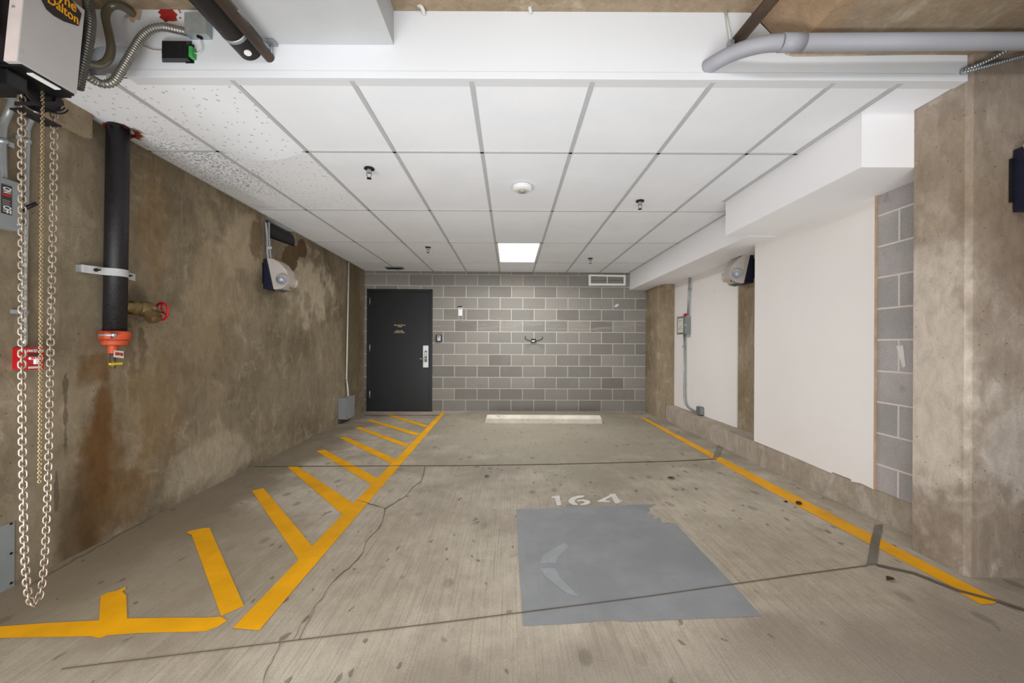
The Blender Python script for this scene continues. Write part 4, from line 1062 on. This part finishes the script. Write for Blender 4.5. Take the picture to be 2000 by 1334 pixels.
for k in (0.55, 0.8, 0.95):
    bm = BM(); q = pf[0].lerp(pf[3], k) + Vector((-0.03, -0.002, 0)); lathe(bm, ((0.005, 0), (0.004, 0.003)), q, (0, -1, 0), 8); obj('screw', bm, M['zinc'], fl)
bm = BM(); box(bm, (XO - 0.36, ba.y + 0.012, ba.z + 0.005), (XO - 0.052, bb_.y + 0.03, ztp), 0.004); obj('gear_frame', bm, M['black_metal'], t)
# name plate
XL = XO + 0.001
npx = [Px(u, v, XL) for u, v in ((79, -3), (90, 18), (105, 31), (125, 42), (153, 51), (159, 27), (140, 0), (130, -14))]
bm = BM(); prism(bm, npx, (0.0012, 0, 0)); nmp = obj('name_plate', bm, M['dark_ink'], hs, label='black plate with yellow lettering')
rd = (Px(160, 30, XL) - Px(100, -14, XL)); 
dY = Vector((0, 1, 0)); dZ = Vector((0, 0.02, 1)).normalized()
r1, r2 = Px(148, 20, XL + 0.0012), Px(124, 19, XL + 0.0012)
text('lettering', 'Wayne', M['yellow_ink'], nmp, r1 + Vector((0, -0.062, 0.008)), dY, dZ, 0.056, 0.128)
text('lettering', 'Dalton', M['yellow_ink'], nmp, r2, dY, dZ, 0.050, 0.104)
bm = BM(); box(bm, (XO - 0.03, ba.y + 0.05, ba.z - 0.012), (XO - 0.006, bb_.y - 0.05, ba.z - 0.004), 0.002); obj('label_strip', bm, M['white_plastic'], t)
bm = BM(); box(bm, (XO - 0.16, ba.y + 0.015, ba.z - 0.008), (XO - 0.004, bb_.y - 0.004, ba.z + 0.004), 0.003); obj('base_tray', bm, M['black'], t)
bm = BM(); box(bm, (XO - 0.10, ba.y + 0.01, ba.z - 0.075), (XO - 0.05, ba.y + 0.07, ba.z - 0.02), 0.003); obj('limit_box', bm, M['black'], t)
bm = BM(); box(bm, (-2.46, ba.y - 0.06, ba.z + 0.05), (XO - 0.34, ba.y - 0.01, ba.z + 0.10), 0.003); box(bm, (-2.46, ba.y - 0.02, ba.z - 0.05), (XO - 0.08, ba.y + 0.03, ba.z + 0.012), 0.003); obj('mounting_arm', bm, M['black_metal'], t)
bm = BM(); box(bm, (XO - 0.07, ba.y - 0.02, ba.z + 0.28), (XO - 0.052, ba.y - 0.002, ztp + 0.02)); obj('copper_strip', bm, M['rust_pipe'], t)
bm = BM(); box(bm, (XO - 0.09, ba.y - 0.05, ba.z + 0.09), (XO - 0.062, ba.y - 0.01, ztp), 0.003); obj('rail', bm, M['black'], t)
bm = BM(); lathe(bm, ((0.03, 0), (0.03, 0.008), (0.012, 0.012)), (XO - 0.085, ba.y - 0.05, ztp - 0.06), (0, -1, 0), 18); obj('pulley', bm, M['black_metal'], t)
XC = -1.88
cl, cr = Px(43, 182, XC), Px(104, 182, XC)
wc = Vector((XC, (cl.y + cr.y) / 2, ba.z - 0.01)); rw = (cr.y - cl.y) / 2
bm = BM(); lathe(bm, ((rw + 0.012, -0.022), (rw + 0.012, -0.014), (rw - 0.012, -0.006), (rw - 0.012, 0.006), (rw + 0.012, 0.014), (rw + 0.012, 0.022)), wc, (1, 0, 0), 32); obj('chain_wheel', bm, M['black_metal'], t)
bm = BM(); q1_, q2_, q3_ = Px(30, 198, XC + 0.03), Px(126, 198, XC + 0.03), Px(112, 182, XC + 0.03)
prism(bm, [q1_, Px(30, 206, XC + 0.03), Px(126, 207, XC + 0.03), Px(124, 198, XC + 0.03), Px(112, 180, XC + 0.03), Px(108, 198, XC + 0.03)], (-0.004, 0, 0))
box(bm, (XC - 0.03, q1_.y + 0.03, q1_.z - 0.012), (XC + 0.03, q2_.y - 0.01, q1_.z - 0.006)); gd = obj('chain_guard', bm, M['black_metal'], t)
for r_ in (rw + 0.018, rw + 0.03):
    bm = BM(); tube(bm, [wc + Vector((0.03, math.sin(a) * r_, -math.cos(a) * r_ * 0.75)) for a in [-1.3 + 2.6 * k / 16 for k in range(17)]], 0.003, 6); obj('guard_wire', bm, M['black_metal'], t)


def link_mesh(name, L, Wd_, r, mat, seg=7, arc_n=5):
    """a stadium-shaped chain link lying along z"""
    h, ww = L / 2, Wd_ / 2; path = []
    for s in (1, -1):
        for k in range(arc_n + 1):
            a = (0 if s > 0 else PI) + PI * k / arc_n
            path.append(Vector((math.cos(a) * ww, 0, s * (h - ww) + math.sin(a) * ww)))
    bm = BM(); tube(bm, path, r, seg, closed=True); return mesh_of(name, bm, mat)


def chain(root, path_px, X, pitch, me, many):
    P = [Px(u, v, X) for u, v in path_px]; P = resample(P, pitch)
    items = []
    for i, (a, b) in enumerate(zip(P, P[1:])):
        d = (b - a).normalized(); rot = d.to_track_quat('Z', 'Y').to_matrix().to_4x4() @ Matrix.Rotation(PI / 4 + (PI / 2 if i % 2 else 0) + random.uniform(-0.12, 0.12), 4, 'Z')
        items.append(Matrix.Translation((a + b) / 2) @ rot)
    inv = W[root.name].inverted(); bm = BM()
    n = len(items)
    items.sort(key=lambda m: m.translation.z)
    for i, m in enumerate(items):
        if i < many:
            o = bpy.data.objects.new('link', me); COL.objects.link(o); o.parent = root; o.matrix_local = inv @ m
        else:
            k = len(bm.verts); bm.from_mesh(me); bm.verts.ensure_lookup_table()
            bmesh.ops.transform(bm, matrix=m, verts=bm.verts[k:])
    if n > many:
        for f in bm.faces: f.smooth = True
        o = obj('links', bm, M['chain'], root); o['kind'] = 'stuff'
    return n


CH = thing('hand_chain', 'long loop of heavy hand chain hanging from the door operator', 'chain', Px(66, 1182, XC))
loop = [(43, 178), (42.5, 300), (43.5, 420), (44, 560), (43, 700), (44, 860), (46, 950), (47, 1040), (49.5, 1100), (53, 1145), (57, 1168), (63, 1181), (70, 1181), (78, 1166), (83, 1140),
        (88, 1085), (91.5, 1010), (94, 940), (96, 870), (97.5, 760), (99.5, 650), (102, 520), (104, 400), (105.5, 280), (106, 178)]
lm = link_mesh('link', 0.0305, 0.0185, 0.0033, M['chain'])
chain(CH, loop, XC, 0.0212, lm, 100)
# thin pull chain: links of a few pixels, one mesh
tp = [(83, 150), (82.5, 300), (81, 430), (80, 560), (79, 700), (78, 850), (77, 944)]
P = resample([Px(u, v, XC + 0.03) for u, v in tp], 0.0085); bm = BM()
sm = link_mesh('small_link', 0.0125, 0.0085, 0.0017, M['chain_gold'], 5, 3)
for i, (a, b) in enumerate(zip(P, P[1:])):
    m = Matrix.Translation((a + b) / 2) @ (b - a).normalized().to_track_quat('Z', 'Y').to_matrix().to_4x4() @ Matrix.Rotation(PI / 4 + (PI / 2 if i % 2 else 0), 4, 'Z')
    k = len(bm.verts); bm.from_mesh(sm); bm.verts.ensure_lookup_table(); bmesh.ops.transform(bm, matrix=m, verts=bm.verts[k:])
for f in bm.faces: f.smooth = True
bpy.data.meshes.remove(sm)
single('pull_chain', bm, M['chain_gold'], 'thin yellowish pull chain hanging between the two strands of heavy chain', 'chain', P[0])

# ================================================================== BULKHEAD FITTINGS, LEFT
YJ = YB - 0.042
a, b = Py(360, 65, YJ), Py(402.5, 24, YJ)
t = thing('junction_box', 'square bare-metal junction box on the white bulkhead', 'junction box', ((a.x + b.x) / 2, YB, a.z))
bm = BM(); box(bm, (a.x, YJ + 0.003, a.z), (b.x, YB, b.z), 0.003); jb = obj('body', bm, M['steel_box'], t)
bm = BM(); box(bm, (a.x - 0.001, YJ, a.z - 0.001), (b.x + 0.001, YJ + 0.004, b.z + 0.001), 0.001); lid = obj('lid', bm, M['steel_box'], t)
bm = BM(); lathe(bm, ((0.004, 0), (0.004, 0.002)), (b.x - 0.015, YJ, b.z - 0.012), (0, -1, 0), 10); obj('screw_hole', bm, M['dark'], lid)
bm = BM(); lathe(bm, ((0.013, 0), (0.013, 0.003)), ((a.x + b.x) / 2 + 0.005, YB - 0.02, a.z), (0, 0, -1), 14); obj('knockout', bm, M['dark'], jb)
a, b = Py(317, 122, YB), Py(375, 80, YB)
t = thing('relay_module', 'small black plastic module with green terminal on the white bulkhead', 'module', ((a.x + b.x) / 2, YB, a.z))
f0, f1 = Py(316, 113.5, YB - 0.04), Py(364, 80, YB - 0.04)
bm = BM(); v0 = [bm.verts.new(p) for p in ((a.x, YB, a.z), (b.x, YB, a.z), (b.x, YB, b.z), (a.x, YB, b.z))]
v1 = [bm.verts.new(p) for p in ((f0.x, YB - 0.04, f0.z), (f1.x, YB - 0.04, f0.z), (f1.x, YB - 0.04, f1.z), (f0.x, YB - 0.04, f1.z))]
bm.faces.new(v0); bm.faces.new(v1)
for i in range(4): bm.faces.new((v0[i], v0[(i + 1) % 4], v1[(i + 1) % 4], v1[i]))
bmesh.ops.recalc_face_normals(bm, faces=bm.faces[:]); md = obj('case', bm, M['black'], t)
bm = BM(); ww = f1.x - f0.x; hh = f1.z - f0.z
box(bm, (f0.x + ww * 0.12, YB - 0.0415, f0.z + hh * 0.35), (f0.x + ww * 0.88, YB - 0.0395, f0.z + hh * 0.72), 0.0006); obj('raised_panel', bm, M['black'], md)
bm = BM(); box(bm, (b.x - 0.03, YB - 0.002, a.z - 0.004), (b.x + 0.012, YB, b.z - 0.02)); obj('mounting_tab', bm, M['black'], t)
c = Py(374, 102, YB - 0.02)
for k in range(8):
    bm = BM(); box(bm, (c.x - 0.009, c.y - 0.008, c.z - 0.025 + k * 0.0063), (c.x + 0.009, YB - 0.001, c.z - 0.0195 + k * 0.0063), 0.0008); obj('terminal', bm, M['green'], t)
pts = [Py(u, v, YB - 0.012) for u, v in ((378, 103), (387, 104), (394, 96), (393, 84), (389, 74))]
bm = BM(); tube(bm, smooth_path(pts, 5), 0.0022, 6); obj('wire', bm, M['ivory'], t)
pts = [Py(u, v, YB - 0.012) for u, v in ((316, 100), (300, 99), (286, 94), (277, 86), (272, 78))]
bm = BM(); tube(bm, smooth_path(pts, 5), 0.0032, 8); obj('wire', bm, M['ivory'], t)


def flex(name, label, pts, r, mat, pitch=0.0065, amp=0.13, seg=12):
    path = resample(smooth_path(pts, 16), pitch / 5)
    bm = BM(); tube(bm, path, lambda i: r * (1 + amp * math.sin(i * 2 * PI / 5)), seg)
    return single(name, bm, mat, label, 'conduit', pts[0])


flex('flexible_conduit', 'ribbed metal flexible conduit looping into the square junction box', [Py(u, v, y) for u, v, y in ((154, 130, 1.70), (172, 149, 1.74), (190, 160, 1.78), (207, 164, 1.80), (224, 157, 1.82), (240, 132, 1.84), (258, 102, 1.86), (275, 74, 1.88), (294, 58, 1.89), (318, 53, 1.90), (345, 58, 1.905), (366, 63, 1.91))], 0.0165, M['flex'], 0.0125, 0.15)
flex('flexible_conduit', 'dark ribbed flexible conduit rising beside the door operator', [Py(u, v, y) for u, v, y in ((152, 172, 1.63), (158, 145, 1.64), (166, 110, 1.65), (173, 75, 1.66), (176, 40, 1.67), (172, 5, 1.68), (168, -40, 1.68))], 0.0175, M['flex_dark'], 0.0125, 0.15)
pts = [Py(u, v, y) for u, v, y in ((158, 121, 1.68), (178, 126, 1.73), (196, 127, 1.77), (211, 116, 1.80), (217, 94, 1.82), (212, 62, 1.83), (206, 32, 1.84), (212, 16, 1.85), (226, 10, 1.86), (244, 16, 1.89), (262, 29, 1.935))]
t = thing('conduit', 'smooth S-shaped metal tube bending into the bulkhead at top left', 'conduit', pts[-1])
bm = BM(); tube(bm, smooth_path(pts, 6), 0.0165, 16); obj('tube', bm, M['bronze_tube'], t)
q = pts[-1]; bm = BM(); ro = []
for k in range(16):
    a = 2 * PI * k / 16; r1 = 0.036 + 0.012 * math.sin(k * 2.3)
    ro.append(bm.verts.new(q + Vector((math.cos(a) * r1, -0.003, math.sin(a) * r1))))
bmesh.ops.translate(bm, verts=bm.verts, vec=(0, -0.002, 0)); bm.faces.new(ro); obj('sealant_ring', bm, M['raw_edge'], t)
# overhead pipes
e = Py(489, 94, YB); t = thing('overhead_pipe', 'thick sooty black pipe overhead running into the bulkhead', 'pipe', e); R1 = 0.062
bm = BM(); tube(bm, [e + Vector((0, 0.0, 0)), e + Vector((0, -4.0, 0.0))], R1, 28); obj('pipe', bm, M['sooty_pipe'], t)
bm = BM(); q = e + Vector((0, -0.105, 0)); tube(bm, [q, q + Vector((0, -0.02, 0))], R1 + 0.002, 28); obj('band', bm, M['zinc'], t, label='silver band')
bm = BM(); q = e + Vector((0.02, -0.05, -R1 * 0.93)); lathe(bm, ((0.016, 0), (0.016, 0.005)), q, (0.3, -0.1, -0.95), 20); obj('hole_patch', bm, M['white_plastic'], t)
e = Py(527, 113, YB); t = thing('overhead_pipe', 'thinner rusty pipe beside the black one under the white beam', 'pipe', e)
bm = BM(); tube(bm, [e, e + Vector((0, -4.0, 0))], 0.0235, 20); obj('pipe', bm, M['rust_pipe'], t)
bm = BM(); q = Py(530, 84, YB - 0.02); box(bm, q + Vector((-0.02, -0.02, -0.004)), q + Vector((0.022, 0.02, 0.004))); tube(bm, [q, q - up * 0.05], 0.004, 8); obj('hanger', bm, M['zinc'], t)
for pts, lab in (([(806, -30), (812, 4), (824, 14), (829, 28)], 'short bent tube dropping into the bulkhead right of the white beam'), ([(1031, -30), (1034, 8), (1037, 26)], 'short thin tube entering the middle of the bulkhead top')):
    P = [Py(pts[0][0], pts[0][1], YB - 0.10)] + [Py(u, v, YB - 0.03 + 0.03 * (i == len(pts) - 2)) for i, (u, v) in enumerate(pts[1:])]
    bm = BM(); tube(bm, smooth_path(P, 5), 0.0095, 10); single('conduit', bm, M['painted_tube'], lab, 'conduit', P[-1])
pts = [Py(304, -20, YB - 0.02), Py(310, 6, YB - 0.01), Py(319, 16, YB)]
bm = BM(); tube(bm, pts, 0.007, 8); single('conduit', bm, M['conduit'], 'thin tube ending in the red sealant splash', 'conduit', pts[-1])

# ================================================================== BULKHEAD FITTINGS, RIGHT
e = Py(1440, 80, YB); t = thing('overhead_pipe', 'rust-brown pipe overhead on the right behind the grey pipe bend', 'pipe', e)
bm = BM(); tube(bm, [e, Py(1513, -8, YB - 0.235), Py(1640, -160, YB - 0.6)], 0.0275, 20); obj('pipe', bm, M['rust_pipe'], t)
t = thing('pipe_hanger', 'white painted threaded rod and clamp hanging on the bulkhead at right', 'hanger', Py(1428, 82, YB))
bm = BM(); tube(bm, [Py(1417, 18, YB - 0.01), Py(1428, 84, YB - 0.02)], 0.0055, 8); obj('rod', bm, M['painted_tube'], t)
bm = BM(); q = Py(1427, 84, YB - 0.02); box(bm, q - Vector((0.012, 0.012, 0.016)), q + Vector((0.014, 0.012, 0.01)), 0.003); obj('clamp', bm, M['zinc'], t)
YP = 1.76; rp = 0.0345
t = thing('grey_plastic_pipe', 'fat grey plastic pipe with a bend entering the bulkhead at upper right', 'pipe', Py(1387, 127, YB))
bm = BM(); tube(bm, [Py(1566, 83, YP), Py(2000, 80.5, YP), Py(2500, 77.5, YP)], rp, 24); obj('pipe', bm, M['pvc'], t)
bm = BM(); tube(bm, [Py(1524, 83.5, YP), Py(1568, 83, YP)], rp + 0.003, 24); obj('coupling', bm, M['pvc'], t)
pts = [Py(u, v, y) for u, v, y in ((1526, 83.5, YP), (1495, 86, YP + 0.015), (1460, 94, YP + 0.05), (1425, 107, YP + 0.10), (1400, 120, YP + 0.14), (1380, 132, YB + 0.01))]
bm = BM(); tube(bm, smooth_path(pts, 6), rp, 24); obj('bend', bm, M['pvc'], t)
qs = ((1878, 139), (1905, 129), (1940, 113), (1968, 97), (2010, 70), (2040, 55))
flex('armored_cable', 'upper of the two shiny armored cables leaving the bulkhead corner', [Py(u, v, YB - 0.01 - 0.09 * i / 5) for i, (u, v) in enumerate(qs)], 0.0085, M['flex_bright'], 0.011, 0.18, 8)
qs = ((1877, 142), (1905, 135), (1950, 123), (2000, 109), (2050, 97))
flex('armored_cable', 'lower of the two shiny armored cables leaving the bulkhead corner', [Py(u, v, YB - 0.012 - 0.05 * i / 4) for i, (u, v) in enumerate(qs)], 0.0085, M['flex_bright'], 0.011, 0.18, 8)
bm = BM(); prism(bm, [Py(u, v, YB - 0.001) for u, v in ((1530, 100), (1535, 107), (1550, 110.5), (1690, 109), (1700, 99))], (0, 0.001, 0)); obj('sealant_gap', bm, M['curb'], bk)
bm = BM(); prism(bm, [Py(u, v, YB - 0.001) for u, v in ((1690, 108.5), (1878, 105.5), (1886, 98), (1700, 98))], (0, 0.001, 0)); obj('sealant_gap', bm, M['steel_box'], bk)

# ================================================================== RIGHT RECESS FITTINGS
XR = 2.645; XFr = 2.545
n0, f0 = Px(1336, 652, XFr), Px(1322.3, 652, XFr); zt = Px(1336, 618, XFr).z; y0, y1, z0 = n0.y, f0.y, n0.z
t = thing('outlet_box', 'grey outlet box with a red indicator on the right recess panel', 'outlet box', (XR, (y0 + y1) / 2, z0))
bm = BM(); box(bm, (XFr + 0.012, y0, z0), (XR, y1, zt), 0.006); obj('body', bm, M['grey_box'], t)
bm = BM(); box(bm, (XFr, y0 - 0.006, z0 - 0.006), (XFr + 0.012, y1 + 0.006, zt + 0.006), 0.004); cv = obj('cover', bm, M['grey_dark'], t)
bm = BM(); box(bm, (XFr - 0.003, y0 + 0.03, z0 + 0.02), (XFr, y1 - 0.03, zt - 0.02), 0.001); fpn = obj('face_plate', bm, M['ivory'], cv)
for yy_, zz_ in ((0.35, 0.30), (0.65, 0.30), (0.5, 0.42), (0.35, 0.78), (0.65, 0.78)):
    bm = BM(); q = Vector((XFr - 0.003, y0 + (y1 - y0) * yy_, z0 + (zt - z0) * zz_)); lathe(bm, ((0.009, 0), (0.009, 0.002)), q, (-1, 0, 0), 10); obj('socket_slot', bm, M['dark_ink'], cv)
bm = BM(); q = Vector((XFr, y0 - 0.008, (z0 + zt) / 2)); box(bm, q - Vector((0.01, 0.012, 0.012)), q + Vector((0.035, 0.0, 0.012)), 0.003); obj('latch', bm, M['zinc'], t)
bm = BM(); q = Vector((XFr + 0.03, y0 + 0.03, zt)); lathe(bm, ((0.016, 0), (0.024, 0.012), (0.026, 0.028), (0.016, 0.042), (0.004, 0.048)), q, up, 18); obj('indicator_lamp', bm, M['red'], t, label='red indicator lamp', smooth=1.0)
pts = [Px(1347, 541, XR - 0.03), Px(1346, 616, XR - 0.03)]
pts[1].y = y0 + 0.03 if pts[1].y < y0 + 0.03 else pts[1].y
t = thing('conduit', 'metal conduit running from the beam down to the outlet box', 'conduit', pts[1])
bm = BM(); tube(bm, pts, 0.015, 12); obj('tube', bm, M['conduit'], t)
bm = BM(); q = Px(1347.5, 564, XR - 0.02); box(bm, q - Vector((0.02, 0.035, 0.008)), q + Vector((0.012, 0.03, 0.008)), 0.002); obj('strap', bm, M['zinc'], t)
pts = [Px(1336.8, 652, XR - 0.03), Px(1336.8, 772, XR - 0.03), Px(1338.5, 786, XR - 0.03), Px(1344, 795, XR - 0.03), Px(1352, 800.5, XR - 0.03), Px(1361, 804, XR - 0.03)]
t = thing('conduit', 'metal conduit curving from the outlet box to the small box on the curb', 'conduit', pts[-1])
bm = BM(); tube(bm, [pts[0]] + smooth_path(pts[1:], 6), 0.015, 12); obj('tube', bm, M['conduit'], t)
bm = BM(); q = Px(1336, 677, XR - 0.02); box(bm, q - Vector((0.02, 0.04, 0.008)), q + Vector((0.012, 0.03, 0.008)), 0.002); obj('strap', bm, M['zinc'], t)
n0, f0 = Px(1366.5, 811, XR - 0.06), Px(1359.5, 811, XR - 0.06); zt = Px(1366.5, 795.5, XR - 0.06).z
t = thing('conduit_box', 'small green-grey conduit box just above the right curb', 'junction box', (XR, n0.y, n0.z))
bm = BM(); box(bm, (XR - 0.06, n0.y, n0.z), (XR, f0.y, zt), 0.006); obj('body', bm, M['grey_dark'], t)
bm = BM(); box(bm, (XR - 0.053, n0.y - 0.006, n0.z + 0.008), (XR - 0.006, n0.y, zt - 0.006), 0.003); obj('cover', bm, M['grey_box'], t)

# ================================================================== LITTER
for i, (u, v, s, a, lab, mt) in enumerate(((951, 931, 0.045, 0.4, 'brown dry leaf beyond the painted number', 'leaf'), (1311, 934, 0.07, 0.1, 'long brown leaf right of the painted number', 'leaf'),
                                           (1739, 1132, 0.05, 0.3, 'dry leaf near the right yellow line by the mortar patch', 'leaf'))):
    c = Pf(u, v, 0.004); bm = BM(); n = 8; L_ = []
    for k in range(n + 1):
        tt = k / n; hw = s * 0.28 * math.sin(PI * tt) + 0.001
        z = 0.006 * math.sin(PI * tt) + c.z
        d1 = Vector((math.cos(a), math.sin(a), 0)); d2 = Vector((-d1.y, d1.x, 0)); o = Vector((c.x, c.y, z)) + d1 * (tt - 0.5) * s
        L_.append((bm.verts.new(o + d2 * hw + up * 0.004), bm.verts.new(o), bm.verts.new(o - d2 * hw + up * 0.003)))
    for A, B in zip(L_, L_[1:]): bm.faces.new((A[0], A[1], B[1], B[0])); bm.faces.new((A[1], A[2], B[2], B[1]))
    bmesh.ops.solidify(bm, geom=bm.faces[:], thickness=0.0012)
    single('dry_leaf', bm, M[mt], lab, 'leaf', (c.x, c.y, fz(c.x, c.y)))
for u, v, s, lab in ((1560, 985, 0.020, 'dark pebble on the right yellow line'), (1535, 981, 0.011, 'tiny dark pebble left of the bigger one by the yellow line')):
    c = Pf(u, v); bm = BM(); bmesh.ops.create_icosphere(bm, subdivisions=2, radius=s)
    for vv_ in bm.verts: vv_.co = Vector((vv_.co.x * random.uniform(0.85, 1.1), vv_.co.y * random.uniform(0.8, 1.0), vv_.co.z * 0.6)) + c + up * s * 0.55
    single('pebble', bm, M['stone'], lab, 'pebble', c)
